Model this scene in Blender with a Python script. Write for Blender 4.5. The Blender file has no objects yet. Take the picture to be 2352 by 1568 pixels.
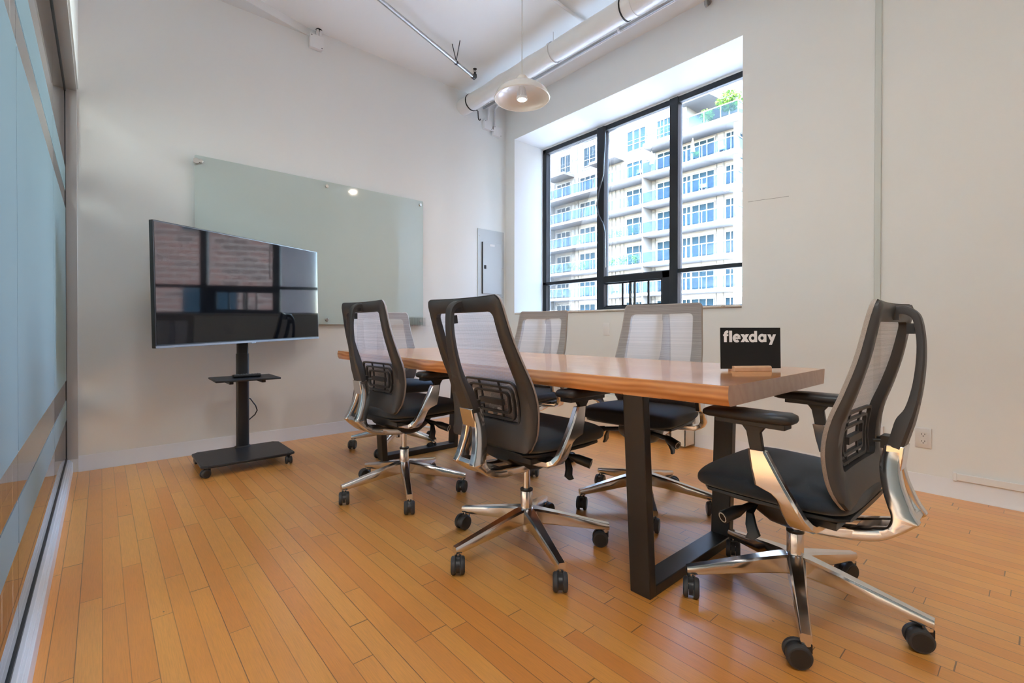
import bpy, bmesh, math, random
from mathutils import Vector, Matrix
random.seed(7)
PI = math.pi
SC = bpy.context.scene
COL = SC.collection

# ------------------------------------------------------------------ camera
YAW, PITCH, ROLL, FPX, CX, CY, H = 0.8489, -0.0059, 0.0009, 1071.6, 1176.0, 759.9, 0.92
F = Vector((math.cos(YAW), math.sin(YAW), 0)); R = Vector((math.sin(YAW), -math.cos(YAW), 0)); U = Vector((0, 0, 1))
F, U = F * math.cos(PITCH) + U * math.sin(PITCH), U * math.cos(PITCH) - F * math.sin(PITCH)
R, U = R * math.cos(ROLL) + U * math.sin(ROLL), U * math.cos(ROLL) - R * math.sin(ROLL)
cd = bpy.data.cameras.new('camera'); cam = bpy.data.objects.new('camera', cd); COL.objects.link(cam)
cd.sensor_width = 36; cd.sensor_fit = 'HORIZONTAL'; cd.lens = FPX * 36 / 2352
cd.shift_x = 0; cd.shift_y = (CY - 784) / 2352
cd.clip_start = 0.01; cd.clip_end = 500
m3 = Matrix((R, U, -F)).transposed()
cam.matrix_world = Matrix.Translation((0, 0, H)) @ m3.to_4x4()
SC.camera = cam

# ------------------------------------------------------------------ world, sun, lamps, exposure
SC.view_settings.view_transform = 'Standard'
SC.view_settings.look = 'None'
SC.view_settings.gamma = 1
SC.view_settings.use_curve_mapping = False
SC.view_settings.exposure = 0.65
SC.cycles.use_denoising = True
SC.cycles.max_bounces = 10
SC.cycles.diffuse_bounces = 6
SC.cycles.glossy_bounces = 5
SC.cycles.transparent_max_bounces = 64
SC.cycles.transmission_bounces = 6
SC.cycles.sample_clamp_indirect = 6
SC.cycles.caustics_reflective = False
SC.cycles.caustics_refractive = False

B, W, D, G = 4.07, 3.483, 0.45, -0.172     # back wall Y, window wall X, reveal depth, glass X
CEIL = 3.43
YB = -1.7

world = bpy.data.worlds.new('sky'); SC.world = world; world.use_nodes = True
wn = world.node_tree; wn.nodes.clear()
wo = wn.nodes.new('ShaderNodeOutputWorld'); bg = wn.nodes.new('ShaderNodeBackground')
sky = wn.nodes.new('ShaderNodeTexSky'); sky.sky_type = 'NISHITA'; sky.sun_disc = False
sky.sun_elevation = math.radians(48); sky.sun_rotation = math.radians(250); sky.air_density = 1.0; sky.dust_density = 1.6
bg.inputs[1].default_value = 11.0
wn.links.new(sky.outputs[0], bg.inputs[0]); wn.links.new(bg.outputs[0], wo.inputs[0])

def light(name, kind, loc, energy, color=(1, 1, 1), size=1.0, size_y=None, aim=None, spread=None):
    l = bpy.data.lights.new(name, kind); l.energy = energy; l.color = color
    o = bpy.data.objects.new(name, l); COL.objects.link(o); o.location = loc
    if kind == 'AREA':
        l.size = size
        if size_y: l.shape = 'RECTANGLE'; l.size_y = size_y
        else: l.shape = 'DISK'
        if spread: l.spread = math.radians(spread)
    elif kind in ('POINT', 'SPOT'): l.shadow_soft_size = size
    elif kind == 'SUN': l.angle = math.radians(0.6)
    if aim is not None:
        o.rotation_euler = (Vector(aim) - Vector(loc)).to_track_quat('-Z', 'Y').to_euler()
    return o
light('sun', 'SUN', (0, 0, 60), 8.5, (1, .97, .92), aim=Vector((1.0, 0.55, 60 - 1.15)))
po = light('window_portal', 'AREA', (W + D + .1, 2.67, 2.05), 1, size=2.4, size_y=1.9, aim=(0, 2.67, 2.05))
po.data.cycles.is_portal = True
WARM = (1.0, .98, .95)
sp_ = light('floor_fill_spot', 'SPOT', (0.30, 0.20, 2.80), 34, WARM, size=.10, aim=(0.15, 0.9, 0))  # unseen fill spot, added to brighten the floor and lower walls
sp_.data.spot_size = math.radians(150); sp_.data.spot_blend = 1.0
light('ceiling_fill_point', 'POINT', (-0.0, -0.9, 2.9), 14, WARM, size=.12)  # weak unseen point added as an uplight for ceiling and walls
light('hallway_lamp', 'AREA', (-1.3, 1.8, 3.2), 230, (.93, .97, 1.0), size=1.2, size_y=4.0, aim=(-1.3, 1.8, 0))

# ------------------------------------------------------------------ helpers: materials
def newmat(name):
    m = bpy.data.materials.new(name); m.use_nodes = True
    m.node_tree.nodes.clear(); return m, m.node_tree
class N:
    def __init__(s, nt): s.nt = nt
    def __call__(s, t, ins=None, **kw):
        n = s.nt.nodes.new(t)
        for k, v in kw.items(): setattr(n, k, v)
        if ins:
            for k, v in ins.items():
                if isinstance(v, bpy.types.NodeSocket): s.nt.links.new(v, n.inputs[k])
                else: n.inputs[k].default_value = v
        return n
    def math(s, op, a, b=0.0, c=None):
        d = {0: a, 1: b}
        if c is not None: d[2] = c
        return s('ShaderNodeMath', d, operation=op).outputs[0]
    def ramp(s, fac, stops):
        n = s('ShaderNodeValToRGB', {0: fac}); e = n.color_ramp.elements
        while len(e) < len(stops): e.new(.5)
        for i, (p, c) in enumerate(stops): e[i].position = p; e[i].color = (*c, 1) if len(c) == 3 else c
        return n.outputs[0]
    def mix(s, f, a, b, bt='MIX'):
        n = s('ShaderNodeMix', data_type='RGBA', blend_type=bt)
        for k, v in ((0, f), (6, a), (7, b)):
            if isinstance(v, bpy.types.NodeSocket): s.nt.links.new(v, n.inputs[k])
            else: n.inputs[k].default_value = v if k == 0 or len(v) == 4 else (*v, 1)
        return n.outputs[2]
    def noise(s, vec, scale, detail=3, rough=.5, out=0, **kw):
        return s('ShaderNodeTexNoise', {'Vector': vec, 'Scale': scale, 'Detail': detail, 'Roughness': rough}, **kw).outputs[out]
    def mapping(s, vec, scale=(1, 1, 1), loc=(0, 0, 0), rot=(0, 0, 0)):
        return s('ShaderNodeMapping', {'Vector': vec, 'Scale': scale, 'Location': loc, 'Rotation': rot}).outputs[0]
    def bump(s, h, strength=.2, dist=.01):
        return s('ShaderNodeBump', {'Height': h, 'Strength': strength, 'Distance': dist}).outputs[0]
    def out(s, sh): s('ShaderNodeOutputMaterial', {0: sh})
def pbr(name, color, rough=.5, metal=0.0, var=.0, vscale=30, bump=0.0, bscale=200, spec=.5, coat=0, emit=None, es=0, sheen=0, alpha=1):
    m, nt = newmat(name); n = N(nt)
    tc = n('ShaderNodeTexCoord').outputs['Object']
    col = (*color, 1)
    if var:
        nz = n.noise(tc, vscale, 4)
        col = n.mix(nz, tuple(c * (1 - var) for c in color), tuple(min(1, c * (1 + var)) for c in color))
    ins = {'Base Color': col, 'Roughness': rough, 'Metallic': metal, 'Specular IOR Level': spec, 'Coat Weight': coat, 'Sheen Weight': sheen}
    if emit: ins['Emission Color'] = (*emit, 1); ins['Emission Strength'] = es
    if bump: ins['Normal'] = n.bump(n.noise(tc, bscale, 3), bump, .002)
    n.out(n('ShaderNodeBsdfPrincipled', ins).outputs[0]); return m
def thin_glass(name, tint=(.97, .99, .98), refl=1.0, rough=0.0):
    m, nt = newmat(name); n = N(nt)
    fr = n('ShaderNodeFresnel', {'IOR': 1.5}).outputs[0]
    f2 = n.math('MULTIPLY', fr, refl)
    t = n('ShaderNodeBsdfTransparent', {0: (*tint, 1)}).outputs[0]
    g = n('ShaderNodeBsdfGlossy', {'Roughness': rough}).outputs[0]
    n.out(n('ShaderNodeMixShader', {0: f2, 1: t, 2: g}).outputs[0]); return m

def mat_floor():
    m, nt = newmat('maple_strip_floor'); n = N(nt)
    P = n('ShaderNodeTexCoord').outputs['Object']
    s = n('ShaderNodeSeparateXYZ', {0: P}); x, y = s.outputs[0], s.outputs[1]
    w = 0.0572
    xs = n.math('DIVIDE', x, w); row = n.math('FLOOR', xs); fx = n.math('FRACT', xs)
    r1 = n('ShaderNodeTexWhiteNoise', {'W': row}, noise_dimensions='1D').outputs[0]
    ys = n.math('ADD', n.math('DIVIDE', y, .78), n.math('MULTIPLY', r1, 17.3))
    wob = n.noise(n('ShaderNodeCombineXYZ', {0: row, 1: ys}).outputs[0], .9, 0)
    ys = n.math('ADD', ys, n.math('MULTIPLY', wob, .9))
    cy_ = n.math('FLOOR', ys); fy = n.math('FRACT', ys)
    idv = n('ShaderNodeCombineXYZ', {0: row, 1: cy_}).outputs[0]
    wn_ = n('ShaderNodeTexWhiteNoise', {'Vector': idv}, noise_dimensions='2D')
    rnd = wn_.outputs[0]
    base = n.ramp(rnd, [(0, (.82, .285, .042)), (.3, (.94, .385, .064)), (.65, (.97, .44, .084)), (1, (.88, .315, .048))])
    gv = n.mapping(P, (34, 1.9, 1)); off = n('ShaderNodeVectorMath', {0: gv, 1: n('ShaderNodeVectorMath', {0: idv, 'Scale': 7.7}, operation='SCALE').outputs[0]}, operation='ADD').outputs[0]
    grain = n.noise(off, 2.2, 6, .65)
    c = n.mix(n.math('MULTIPLY', grain, .55), base, (.62, .25, .045), 'MIX')
    fine = n.noise(n.mapping(P, (260, 9, 1)), 1.5, 4, .7)
    c = n.mix(n.math('MULTIPLY', n.math('SUBTRACT', fine, .42), 1.3), c, (.48, .19, .04))
    blot = n.noise(P, 1.3, 4, .6)
    c = n.mix(n.ramp(blot, [(.45, (0, 0, 0)), (.8, (.2, .2, .2))]), c, (.72, .36, .11))
    # scattered dark marks and nail heads
    vor = n('ShaderNodeTexVoronoi', {'Vector': n.mapping(P, (1, .55, 1)), 'Scale': 9.0}, feature='F1').outputs[0]
    spot = n.math('LESS_THAN', vor, .022)
    c = n.mix(n.math('MULTIPLY', spot, .7), c, (.10, .05, .02))
    # gaps
    ex = n.math('MINIMUM', fx, n.math('SUBTRACT', 1.0, fx))
    gx = n.math('SUBTRACT', 1.0, n.math('SMOOTH_MIN', n.math('DIVIDE', ex, .028), 1.0, .1))
    ey = n.math('MINIMUM', fy, n.math('SUBTRACT', 1.0, fy))
    gy = n.math('LESS_THAN', ey, .0018)
    # gap darkness varies from joint to joint
    gd = n('ShaderNodeTexWhiteNoise', {'W': n.math('ADD', n.math('FLOOR', n.math('ADD', xs, .5)), .31)}, noise_dimensions='1D').outputs[0]
    gap = n.math('MAXIMUM', n.math('MULTIPLY', gx, n.math('ADD', .5, n.math('MULTIPLY', gd, .6))), n.math('MULTIPLY', gy, .75))
    gap = n('ShaderNodeClamp', {0: gap}).outputs[0]
    c = n.mix(gap, c, (.085, .035, .010))
    rough = n.math('ADD', .30, n.math('MULTIPLY', n.noise(P, 5, 5, .7), .12))
    hgt = n.math('ADD', n.math('MULTIPLY', gap, -1.0), n.math('ADD', n.math('MULTIPLY', rnd, .25), n.math('MULTIPLY', n.noise(n.mapping(P, (30, 5, 1)), 1.0, 3), .35)))
    nm = n.bump(hgt, .22, .0025)
    b = n('ShaderNodeBsdfPrincipled', {'Base Color': c, 'Roughness': rough, 'Normal': nm, 'Specular IOR Level': .35, 'Coat Weight': .85, 'Coat Roughness': .40, 'Coat IOR': 1.7})
    n.out(b.outputs[0]); return m
def mat_table(end=False):
    m, nt = newmat('acacia_end_grain' if end else 'acacia_slab'); n = N(nt)
    P = n('ShaderNodeTexCoord').outputs['Object']
    if end:
        rings = n.noise(n.mapping(P, (6, 6, 22)), 1.2, 5, .6, )
        wv = n('ShaderNodeTexWave', {'Vector': n.mapping(P, (1, 1, 1), rot=(0, .5, 0)), 'Scale': 7, 'Distortion': 9, 'Detail': 3, 'Detail Scale': 2}).outputs[1]
        c = n.mix(n.math('MULTIPLY', wv, .5), (.46, .31, .235), (.56, .40, .31))
        c = n.mix(n.math('MULTIPLY', rings, .35), c, (.28, .17, .12))
        b = n('ShaderNodeBsdfPrincipled', {'Base Color': c, 'Roughness': .38, 'Coat Weight': .2})
        n.out(b.outputs[0]); return m
    s = n('ShaderNodeSeparateXYZ', {0: P})
    st = n.noise(n.mapping(P, (9, .8, 9)), 1.0, 5, .6)
    board = n('ShaderNodeTexWhiteNoise', {'W': n.math('FLOOR', n.math('DIVIDE', n.math('ADD', s.outputs[0], n.math('MULTIPLY', st, .02)), .105))}, noise_dimensions='1D').outputs[0]
    wv = n('ShaderNodeTexWave', {'Vector': n.mapping(P, (1, .16, 1)), 'Scale': 5.0, 'Distortion': 7, 'Detail': 4, 'Detail Scale': 1.3, 'Detail Roughness': .6}, bands_direction='X').outputs[1]
    wz = n('ShaderNodeTexWave', {'Vector': n.mapping(P, (.3, .22, 1)), 'Scale': 16.0, 'Distortion': 5, 'Detail': 3, 'Detail Scale': .8}, bands_direction='Z').outputs[1]
    nrm = n('ShaderNodeSeparateXYZ', {0: n('ShaderNodeNewGeometry').outputs['Normal']}).outputs[2]
    side = n.math('SUBTRACT', 1.0, n.math('ABSOLUTE', nrm))
    c1 = n.ramp(board, [(0, (.52, .19, .065)), (.35, (.66, .28, .10)), (.7, (.74, .34, .12)), (1, (.56, .21, .08))])
    c = n.mix(n.math('MULTIPLY', wv, .35), c1, (.22, .07, .025))
    c = n.mix(n.math('MULTIPLY', side, .75), c, n.mix(wz, (.86, .40, .13), (.50, .15, .035)))
    fine = n.noise(n.mapping(P, (120, 5, 120)), 1.2, 4, .7)
    c = n.mix(n.math('MULTIPLY', fine, .35), c, (.62, .30, .11))
    rough = n.math('ADD', .16, n.math('MULTIPLY', n.noise(n.mapping(P, (8, 2, 8)), 3, 4), .12))
    nm = n.bump(n.noise(n.mapping(P, (40, 3, 40)), 1, 3), .06, .002)
    b = n('ShaderNodeBsdfPrincipled', {'Base Color': c, 'Roughness': rough, 'Coat Weight': .5, 'Coat Roughness': .08, 'Normal': nm})
    n.out(b.outputs[0]); return m
def mat_wall(name, color, bump=.12):
    m, nt = newmat(name); n = N(nt)
    P = n('ShaderNodeTexCoord').outputs['Object']
    big = n.noise(P, .9, 3); c = n.mix(big, tuple(v * .975 for v in color), tuple(min(1, v * 1.02) for v in color))
    h = n.math('ADD', n.math('MULTIPLY', n.noise(P, 3.5, 3), 1.0), n.math('MULTIPLY', n.noise(P, 160, 2), .08))
    b = n('ShaderNodeBsdfPrincipled', {'Base Color': c, 'Roughness': .62, 'Specular IOR Level': .3, 'Normal': n.bump(h, bump, .01)})
    n.out(b.outputs[0]); return m
def mat_mesh(name, col, openness=.45, period=.0029):
    m, nt = newmat(name); n = N(nt)
    P = n('ShaderNodeTexCoord').outputs['Object']; s = n('ShaderNodeSeparateXYZ', {0: P})
    zz = n.math('DIVIDE', s.outputs[2], period); rz = n.math('FLOOR', zz)
    yy = n.math('ADD', n.math('DIVIDE', s.outputs[1], period * 1.15), n.math('MULTIPLY', n.math('MODULO', rz, 2.0), .5))
    a = n.math('ABSOLUTE', n.math('SUBTRACT', n.math('FRACT', zz), .5)); b = n.math('ABSOLUTE', n.math('SUBTRACT', n.math('FRACT', yy), .5))
    r = n.math('ADD', n.math('MULTIPLY', n.math('MULTIPLY', a, a), 1.0), n.math('MULTIPLY', n.math('MULTIPLY', b, b), .75))
    hole = n.math('LESS_THAN', r, openness * .23)
    band = n('ShaderNodeTexWhiteNoise', {'W': rz}, noise_dimensions='1D').outputs[0]
    c = n.mix(band, tuple(v * .85 for v in col), tuple(min(1, v * 1.12) for v in col))
    d = n('ShaderNodeBsdfPrincipled', {'Base Color': c, 'Roughness': .7, 'Sheen Weight': .2}).outputs[0]
    tl = n('ShaderNodeBsdfTranslucent', {0: c}).outputs[0]
    d2 = n('ShaderNodeMixShader', {0: .3, 1: d, 2: tl}).outputs[0]
    t = n('ShaderNodeBsdfTransparent').outputs[0]
    n.out(n('ShaderNodeMixShader', {0: hole, 1: d2, 2: t}).outputs[0]); return m
def mat_frost():
    m, nt = newmat('frosted_film'); n = N(nt)
    col = (.19, .245, .27, 1)
    tl = n('ShaderNodeBsdfTranslucent', {0: col}).outputs[0]
    df = n('ShaderNodeBsdfDiffuse', {0: (.165, .208, .235, 1)}).outputs[0]
    tr = n('ShaderNodeBsdfTransparent', {0: (.85, .95, .95, 1)}).outputs[0]
    a = n('ShaderNodeMixShader', {0: .45, 1: tl, 2: df}).outputs[0]
    n.out(n('ShaderNodeMixShader', {0: .08, 1: a, 2: tr}).outputs[0]); return m
def mat_brick():
    m, nt = newmat('red_brick'); n = N(nt)
    P = n('ShaderNodeTexCoord').outputs['Object']; s = n('ShaderNodeSeparateXYZ', {0: P})
    v = n('ShaderNodeCombineXYZ', {0: n.math('ADD', s.outputs[0], s.outputs[1]), 1: s.outputs[2]}).outputs[0]
    b = n('ShaderNodeTexBrick', {'Vector': v, 'Color1': (.050, .022, .017, 1), 'Color2': (.022, .013, .011, 1), 'Mortar': (.075, .066, .06, 1), 'Scale': 1.0, 'Mortar Size': .02, 'Brick Width': .52, 'Row Height': .19}).outputs[0]
    n.out(n('ShaderNodeBsdfPrincipled', {'Base Color': b, 'Roughness': .9}).outputs[0]); return m
def mat_sill():
    m, nt = newmat('marble_sill'); n = N(nt)
    P = n('ShaderNodeTexCoord').outputs['Object']
    nz = n.noise(P, 14, 6, .7); c = n.ramp(nz, [(.35, (.78, .76, .72)), (.62, (.70, .67, .62)), (.68, (.38, .26, .16)), (.75, (.72, .69, .65))])
    n.out(n('ShaderNodeBsdfPrincipled', {'Base Color': c, 'Roughness': .4}).outputs[0]); return m
def mat_leaf(name, c1, c2):
    m, nt = newmat(name); n = N(nt)
    P = n('ShaderNodeTexCoord').outputs['Object']
    c = n.mix(n.noise(P, 3, 3), c1, c2)
    d = n('ShaderNodeBsdfDiffuse', {0: c}).outputs[0]; t = n('ShaderNodeBsdfTranslucent', {0: c}).outputs[0]
    n.out(n('ShaderNodeMixShader', {0: .35, 1: d, 2: t}).outputs[0]); return m

M = {}
M['floor'] = mat_floor()
M['wall'] = mat_wall('white_wall_paint', (.795, .81, .80))
M['ceil'] = mat_wall('white_ceiling_paint', (.90, .91, .90), .25)
M['base'] = pbr('white_vinyl_base', (.78, .78, .80), .35)
M['reveal'] = mat_wall('white_reveal_paint', (.88, .88, .88))
M['chrome'] = pbr('polished_aluminium', (.74, .73, .73), .17, 1.0, var=.05, vscale=12)
M['nickel'] = pbr('brushed_nickel', (.55, .53, .50), .3, 1.0)
M['blackp'] = pbr('black_plastic', (.022, .021, .022), .38, bump=.1, bscale=600)
M['frame'] = pbr('charcoal_plastic', (.050, .047, .048), .42, bump=.08, bscale=700)
M['fabric'] = pbr('black_seat_fabric', (.012, .023, .040), .80, var=.25, vscale=300, bump=.5, bscale=900, sheen=.3)
M['mesh'] = mat_mesh('taupe_mesh_fabric', (.56, .50, .475), .42)
M['meshedge'] = pbr('taupe_fabric_edge', (.36, .30, .26), .85, var=.4, vscale=500, bump=.6, bscale=700)
M['lumbar'] = pbr('dark_grey_plastic', (.045, .042, .042), .5)
M['rubber'] = pbr('caster_tyre', (.045, .045, .048), .55)
M['knobmark'] = pbr('white_print', (.75, .75, .75), .5)
M['steel'] = pbr('black_powder_steel', (.020, .018, .018), .38, var=.2, vscale=8)
M['slab'] = mat_table(); M['end'] = mat_table(True)
M['screen'] = pbr('glossy_screen', (.004, .004, .005), .045, spec=.5)
M['bezel'] = pbr('dark_bezel', (.03, .03, .033), .3, metal=.4)
M['bezelrim'] = pbr('grey_bezel_rim', (.22, .22, .24), .3, metal=.8)
M['cart'] = pbr('black_cart_steel', (.018, .018, .02), .42)
M['board'] = pbr('pale_green_glass', (.50, .585, .56), .06, spec=.55, coat=.6)
M['acrylic'] = thin_glass('clear_acrylic', (.995, .997, .998), .35, .02)
M['glass'] = thin_glass('clear_glass', (.95, .985, .975), 1.3)
M['pane'] = thin_glass('window_glass', (.97, .985, .985), .8)
M['frost'] = mat_frost()
M['gasket'] = pbr('black_gasket', (.015, .015, .018), .45)
M['alu'] = pbr('satin_grey_frame', (.48, .47, .465), .5)
M['curb'] = pbr('white_curb_paint', (.74, .72, .71), .4)
M['winframe'] = pbr('black_window_frame', (.012, .013, .015), .45, spec=.3)
M['sill'] = mat_sill()
M['panel'] = pbr('grey_panel_enamel', (.51, .535, .55), .33, metal=.0, coat=.2)
M['paint'] = pbr('white_painted_metal', (.80, .80, .80), .4)
M['duct'] = pbr('white_painted_wrap', (.80, .80, .80), .30, bump=.7, bscale=22)
M['galv'] = pbr('galvanised_steel', (.42, .42, .42), .4, metal=.85, var=.15)
M['darkmetal'] = pbr('dark_metal', (.06, .06, .06), .45, metal=.6)
M['crack'] = pbr('black_tape_gap', (.02, .02, .02), .8)
M['raceway'] = pbr('pale_raceway', (.60, .63, .60), .45)
M['plate'] = pbr('white_outlet_plate', (.70, .675, .655), .35)
M['slot'] = pbr('outlet_slot', (.01, .01, .01), .6)
M['blue'] = pbr('blue_data_jack', (.01, .03, .20), .4)
M['heater'] = pbr('cream_heater_enamel', (.78, .73, .64), .4)
M['brass'] = pbr('brass_valve', (.50, .42, .36), .3, 1.0)
M['shade'] = pbr('cream_lamp_enamel', (.80, .74, .66), .25, coat=.5)
M['led'] = pbr('led_lens', (1, 1, 1), .5, emit=(1, .90, .76), es=14)
M['bulb'] = pbr('white_bulb_body', (.72, .70, .68), .4)
M['cord'] = pbr('cream_cord', (.62, .60, .55), .6)
M['signb'] = pbr('black_sign_board', (.006, .006, .006), .35)
M['letter'] = pbr('white_lettering', (.80, .76, .75), .6)
M['beech'] = pbr('beech_wood', (.56, .33, .20), .5, var=.15, vscale=40)
M['remote'] = pbr('black_remote', (.012, .012, .013), .35)
M['rbutton'] = pbr('grey_buttons', (.32, .32, .33), .5)
M['concrete'] = pbr('white_concrete', (0.080, 0.080, 0.078), .8, var=.05, vscale=1)
M['facade'] = pbr('white_facade_panel', (0.062, 0.065, 0.068), .5, var=.04, vscale=.6)
M['mull'] = pbr('grey_mullion', (0.024, 0.028, 0.032), .45)
M['bglass'] = pbr('blue_window_glass', (.0045, .0125, .020), .35, spec=.02, var=.5, vscale=.7)
M['rail'] = pbr('white_rail', (0.080, 0.082, 0.084), .4)
M['railglass'] = thin_glass('balcony_glass', (.60, .76, .86), .06)
M['ground'] = pbr('pale_paving', (.74, .74, .72), .9)
M['brick'] = mat_brick()
M['leaf'] = mat_leaf('green_leaves', (.03, .085, .01), (.10, .165, .02))
M['leafd'] = mat_leaf('dark_leaves', (.012, .036, .01), (.04, .08, .015))
M['flower'] = mat_leaf('purple_flowers', (.10, .03, .14), (.18, .07, .2))
M['bark'] = pbr('bark', (.16, .11, .07), .9)
M['parasol'] = pbr('cream_parasol', (.22, .21, .16), .8)
M['wicker'] = pbr('dark_wicker', (.06, .08, .11), .7)
M['terracotta'] = pbr('orange_pot', (.55, .26, .10), .8)

# ------------------------------------------------------------------ helpers: geometry
class MB:
    def __init__(s, *mats): s.bm = bmesh.new(); s.mats = [M[m] if isinstance(m, str) else m for m in mats]
    def face(s, vs, mi=0):
        try: f = s.bm.faces.new(vs); f.material_index = mi; return f
        except ValueError: return None
    def box(s, x0, x1, y0, y1, z0, z1, mi=0, mtx=None):
        P = [(x, y, z) for z in (z0, z1) for y in (y0, y1) for x in (x0, x1)]
        v = [s.bm.verts.new((mtx @ Vector(p)) if mtx else p) for p in P]
        for q in ((0, 2, 3, 1), (4, 5, 7, 6), (0, 1, 5, 4), (2, 6, 7, 3), (0, 4, 6, 2), (1, 3, 7, 5)): s.face([v[i] for i in q], mi)
        return s
    def rings(s, rings, mi=0, cap=True, closed=False, loop=True):
        V = [[s.bm.verts.new(p) for p in r] for r in rings]; n = len(V[0])
        rng = range(len(V)) if closed else range(len(V) - 1)
        for i in rng:
            a, b = V[i], V[(i + 1) % len(V)]
            for j in range(n if loop else n - 1):
                k = (j + 1) % n; s.face([a[j], a[k], b[k], b[j]], mi)
        if cap and not closed:
            s.face(list(reversed(V[0])), mi); s.face(V[-1], mi)
        return s
    def cyl(s, p0, p1, r0, r1=None, n=20, mi=0, cap=True):
        return s.tube([p0, p1], [r0, r0 if r1 is None else r1], n, mi, cap)
    def tube(s, pts, r, n=14, mi=0, cap=True):
        pts = [Vector(p) for p in pts]
        if not isinstance(r, (list, tuple)): r = [r] * len(pts)
        T = []
        for i in range(len(pts)):
            a = pts[max(i - 1, 0)]; b = pts[min(i + 1, len(pts) - 1)]; T.append((b - a).normalized())
        ref = Vector((0, 0, 1)) if abs(T[0].z) < .9 else Vector((1, 0, 0))
        u = T[0].cross(ref).normalized(); rg = []
        for i, p in enumerate(pts):
            u = (u - T[i] * u.dot(T[i])).normalized(); v = T[i].cross(u)
            rg.append([p + (u * math.cos(2 * PI * k / n) + v * math.sin(2 * PI * k / n)) * r[i] for k in range(n)])
        return s.rings(rg, mi, cap)
    def lathe(s, prof, n=32, mi=0, o=(0, 0, 0), ax='z', closed=False):
        o = Vector(o); rg = []
        for (r, z) in prof:
            L = []
            for k in range(n):
                a = 2 * PI * k / n; c_, s_ = r * math.cos(a), r * math.sin(a)
                L.append(o + (Vector((c_, s_, z)) if ax == 'z' else Vector((z, c_, s_)) if ax == 'x' else Vector((c_, z, s_))))
            rg.append(L)
        return s.rings(rg, mi, not closed, closed)
    def prism(s, poly, a0, a1, ax='y', mi=0, mtx=None):
        def P(p, a):
            q = Vector((p[0], a, p[1])) if ax == 'y' else Vector((a, p[0], p[1])) if ax == 'x' else Vector((p[0], p[1], a))
            return mtx @ q if mtx else q
        return s.rings([[P(p, a0) for p in poly], [P(p, a1) for p in poly]], mi)
    def obj(s, name, parent=None, bevel=0, seg=2, smooth=None, loc=None, subsurf=0, autoang=35, mtx=None):
        bmesh.ops.recalc_face_normals(s.bm, faces=s.bm.faces)
        if loc is not None: bmesh.ops.translate(s.bm, vec=-Vector(loc), verts=s.bm.verts)
        if mtx is not None: bmesh.ops.transform(s.bm, matrix=mtx, verts=s.bm.verts)
        if smooth is None: smooth = True
        if smooth:
            for f in s.bm.faces: f.smooth = True
            if not subsurf:
                for e in s.bm.edges:
                    if len(e.link_faces) == 2 and e.calc_face_angle(0) > math.radians(autoang): e.smooth = False
        me = bpy.data.meshes.new(name); s.bm.to_mesh(me); s.bm.free()
        for m in s.mats: me.materials.append(m)
        o = bpy.data.objects.new(name, me); COL.objects.link(o)
        if loc is not None: o.location = loc
        if parent: o.parent = parent
        if bevel:
            b = o.modifiers.new('bevel', 'BEVEL'); b.width = bevel; b.segments = seg; b.limit_method = 'ANGLE'; b.angle_limit = math.radians(40); b.harden_normals = False
        if subsurf:
            b = o.modifiers.new('subsurf', 'SUBSURF'); b.levels = subsurf; b.render_levels = subsurf
        return o
def tag(o, label=None, cat=None, group=None, kind=None):
    if label: o['label'] = label
    if cat: o['category'] = cat
    if group: o['group'] = group
    if kind: o['kind'] = kind
    return o
def thing(name, label, cat, loc=(0, 0, 0), rz=0, group=None):
    o = bpy.data.objects.new(name, None); COL.objects.link(o); o.empty_display_size = .1
    o.location = loc; o.rotation_euler = (0, 0, rz); return tag(o, label, cat, group)
def struct(o): o['kind'] = 'structure'; return o
def dup(o, parent=None):
    c = o.copy(); COL.objects.link(c)
    if parent: c.parent = parent
    for ch in list(o.children): dup(ch, c)
    return c
def rrect(cx, cz, hw, hh, r, n=5):
    pts = []
    for (sx, sz, a0) in ((1, 1, 0), (-1, 1, PI / 2), (-1, -1, PI), (1, -1, 3 * PI / 2)):
        for k in range(n + 1):
            a = a0 + PI / 2 * k / n
            pts.append((cx + sx * (hw - r) + r * math.cos(a), cz + sz * (hh - r) + r * math.sin(a)))
    return pts
def interp(tab, v):
    tab = sorted(tab)
    if v <= tab[0][0]: return tab[0][1]
    for (a, x), (b, y) in zip(tab, tab[1:]):
        if v <= b:
            t = (v - a) / (b - a); return x + (y - x) * t
    return tab[-1][1]

# ================================================================== ROOM SHELL
b = MB('floor'); b.box(-3, W + .5, YB - .3, B + .2, -.12, 0); struct(b.obj('floor', smooth=False))
b = MB('ceil'); b.box(-3, W + .6, YB - .3, B + .5, CEIL, CEIL + .3); struct(b.obj('ceiling', smooth=False))
b = MB('wall'); b.box(-3, W + .6, B, B + .3, 0, CEIL); struct(b.obj('wall_back', smooth=False))
b = MB('wall'); b.box(-3, W + .6, YB - .3, YB, 0, CEIL); struct(b.obj('wall_front', smooth=False))
b = MB('wall'); b.box(-2.9, -2.4, YB, B, 0, CEIL); struct(b.obj('wall_hallway', smooth=False))
# window wall: opening Y 1.437..3.916, z 1.07..3.04
OY0, OY1, OZ0, OZ1 = 1.437, 3.916, 1.07, 3.035
b = MB('wall')
TX = W + .58
b.box(W, TX, YB, OY0, 0, CEIL); b.box(W, TX, OY1, B, 0, CEIL)
b.box(W, TX, OY0, OY1, 0, OZ0); b.box(W, TX, OY0, OY1, OZ1, CEIL)
bmesh.ops.remove_doubles(b.bm, verts=b.bm.verts, dist=1e-5)
wr = struct(b.obj('wall_window', smooth=False))
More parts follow.
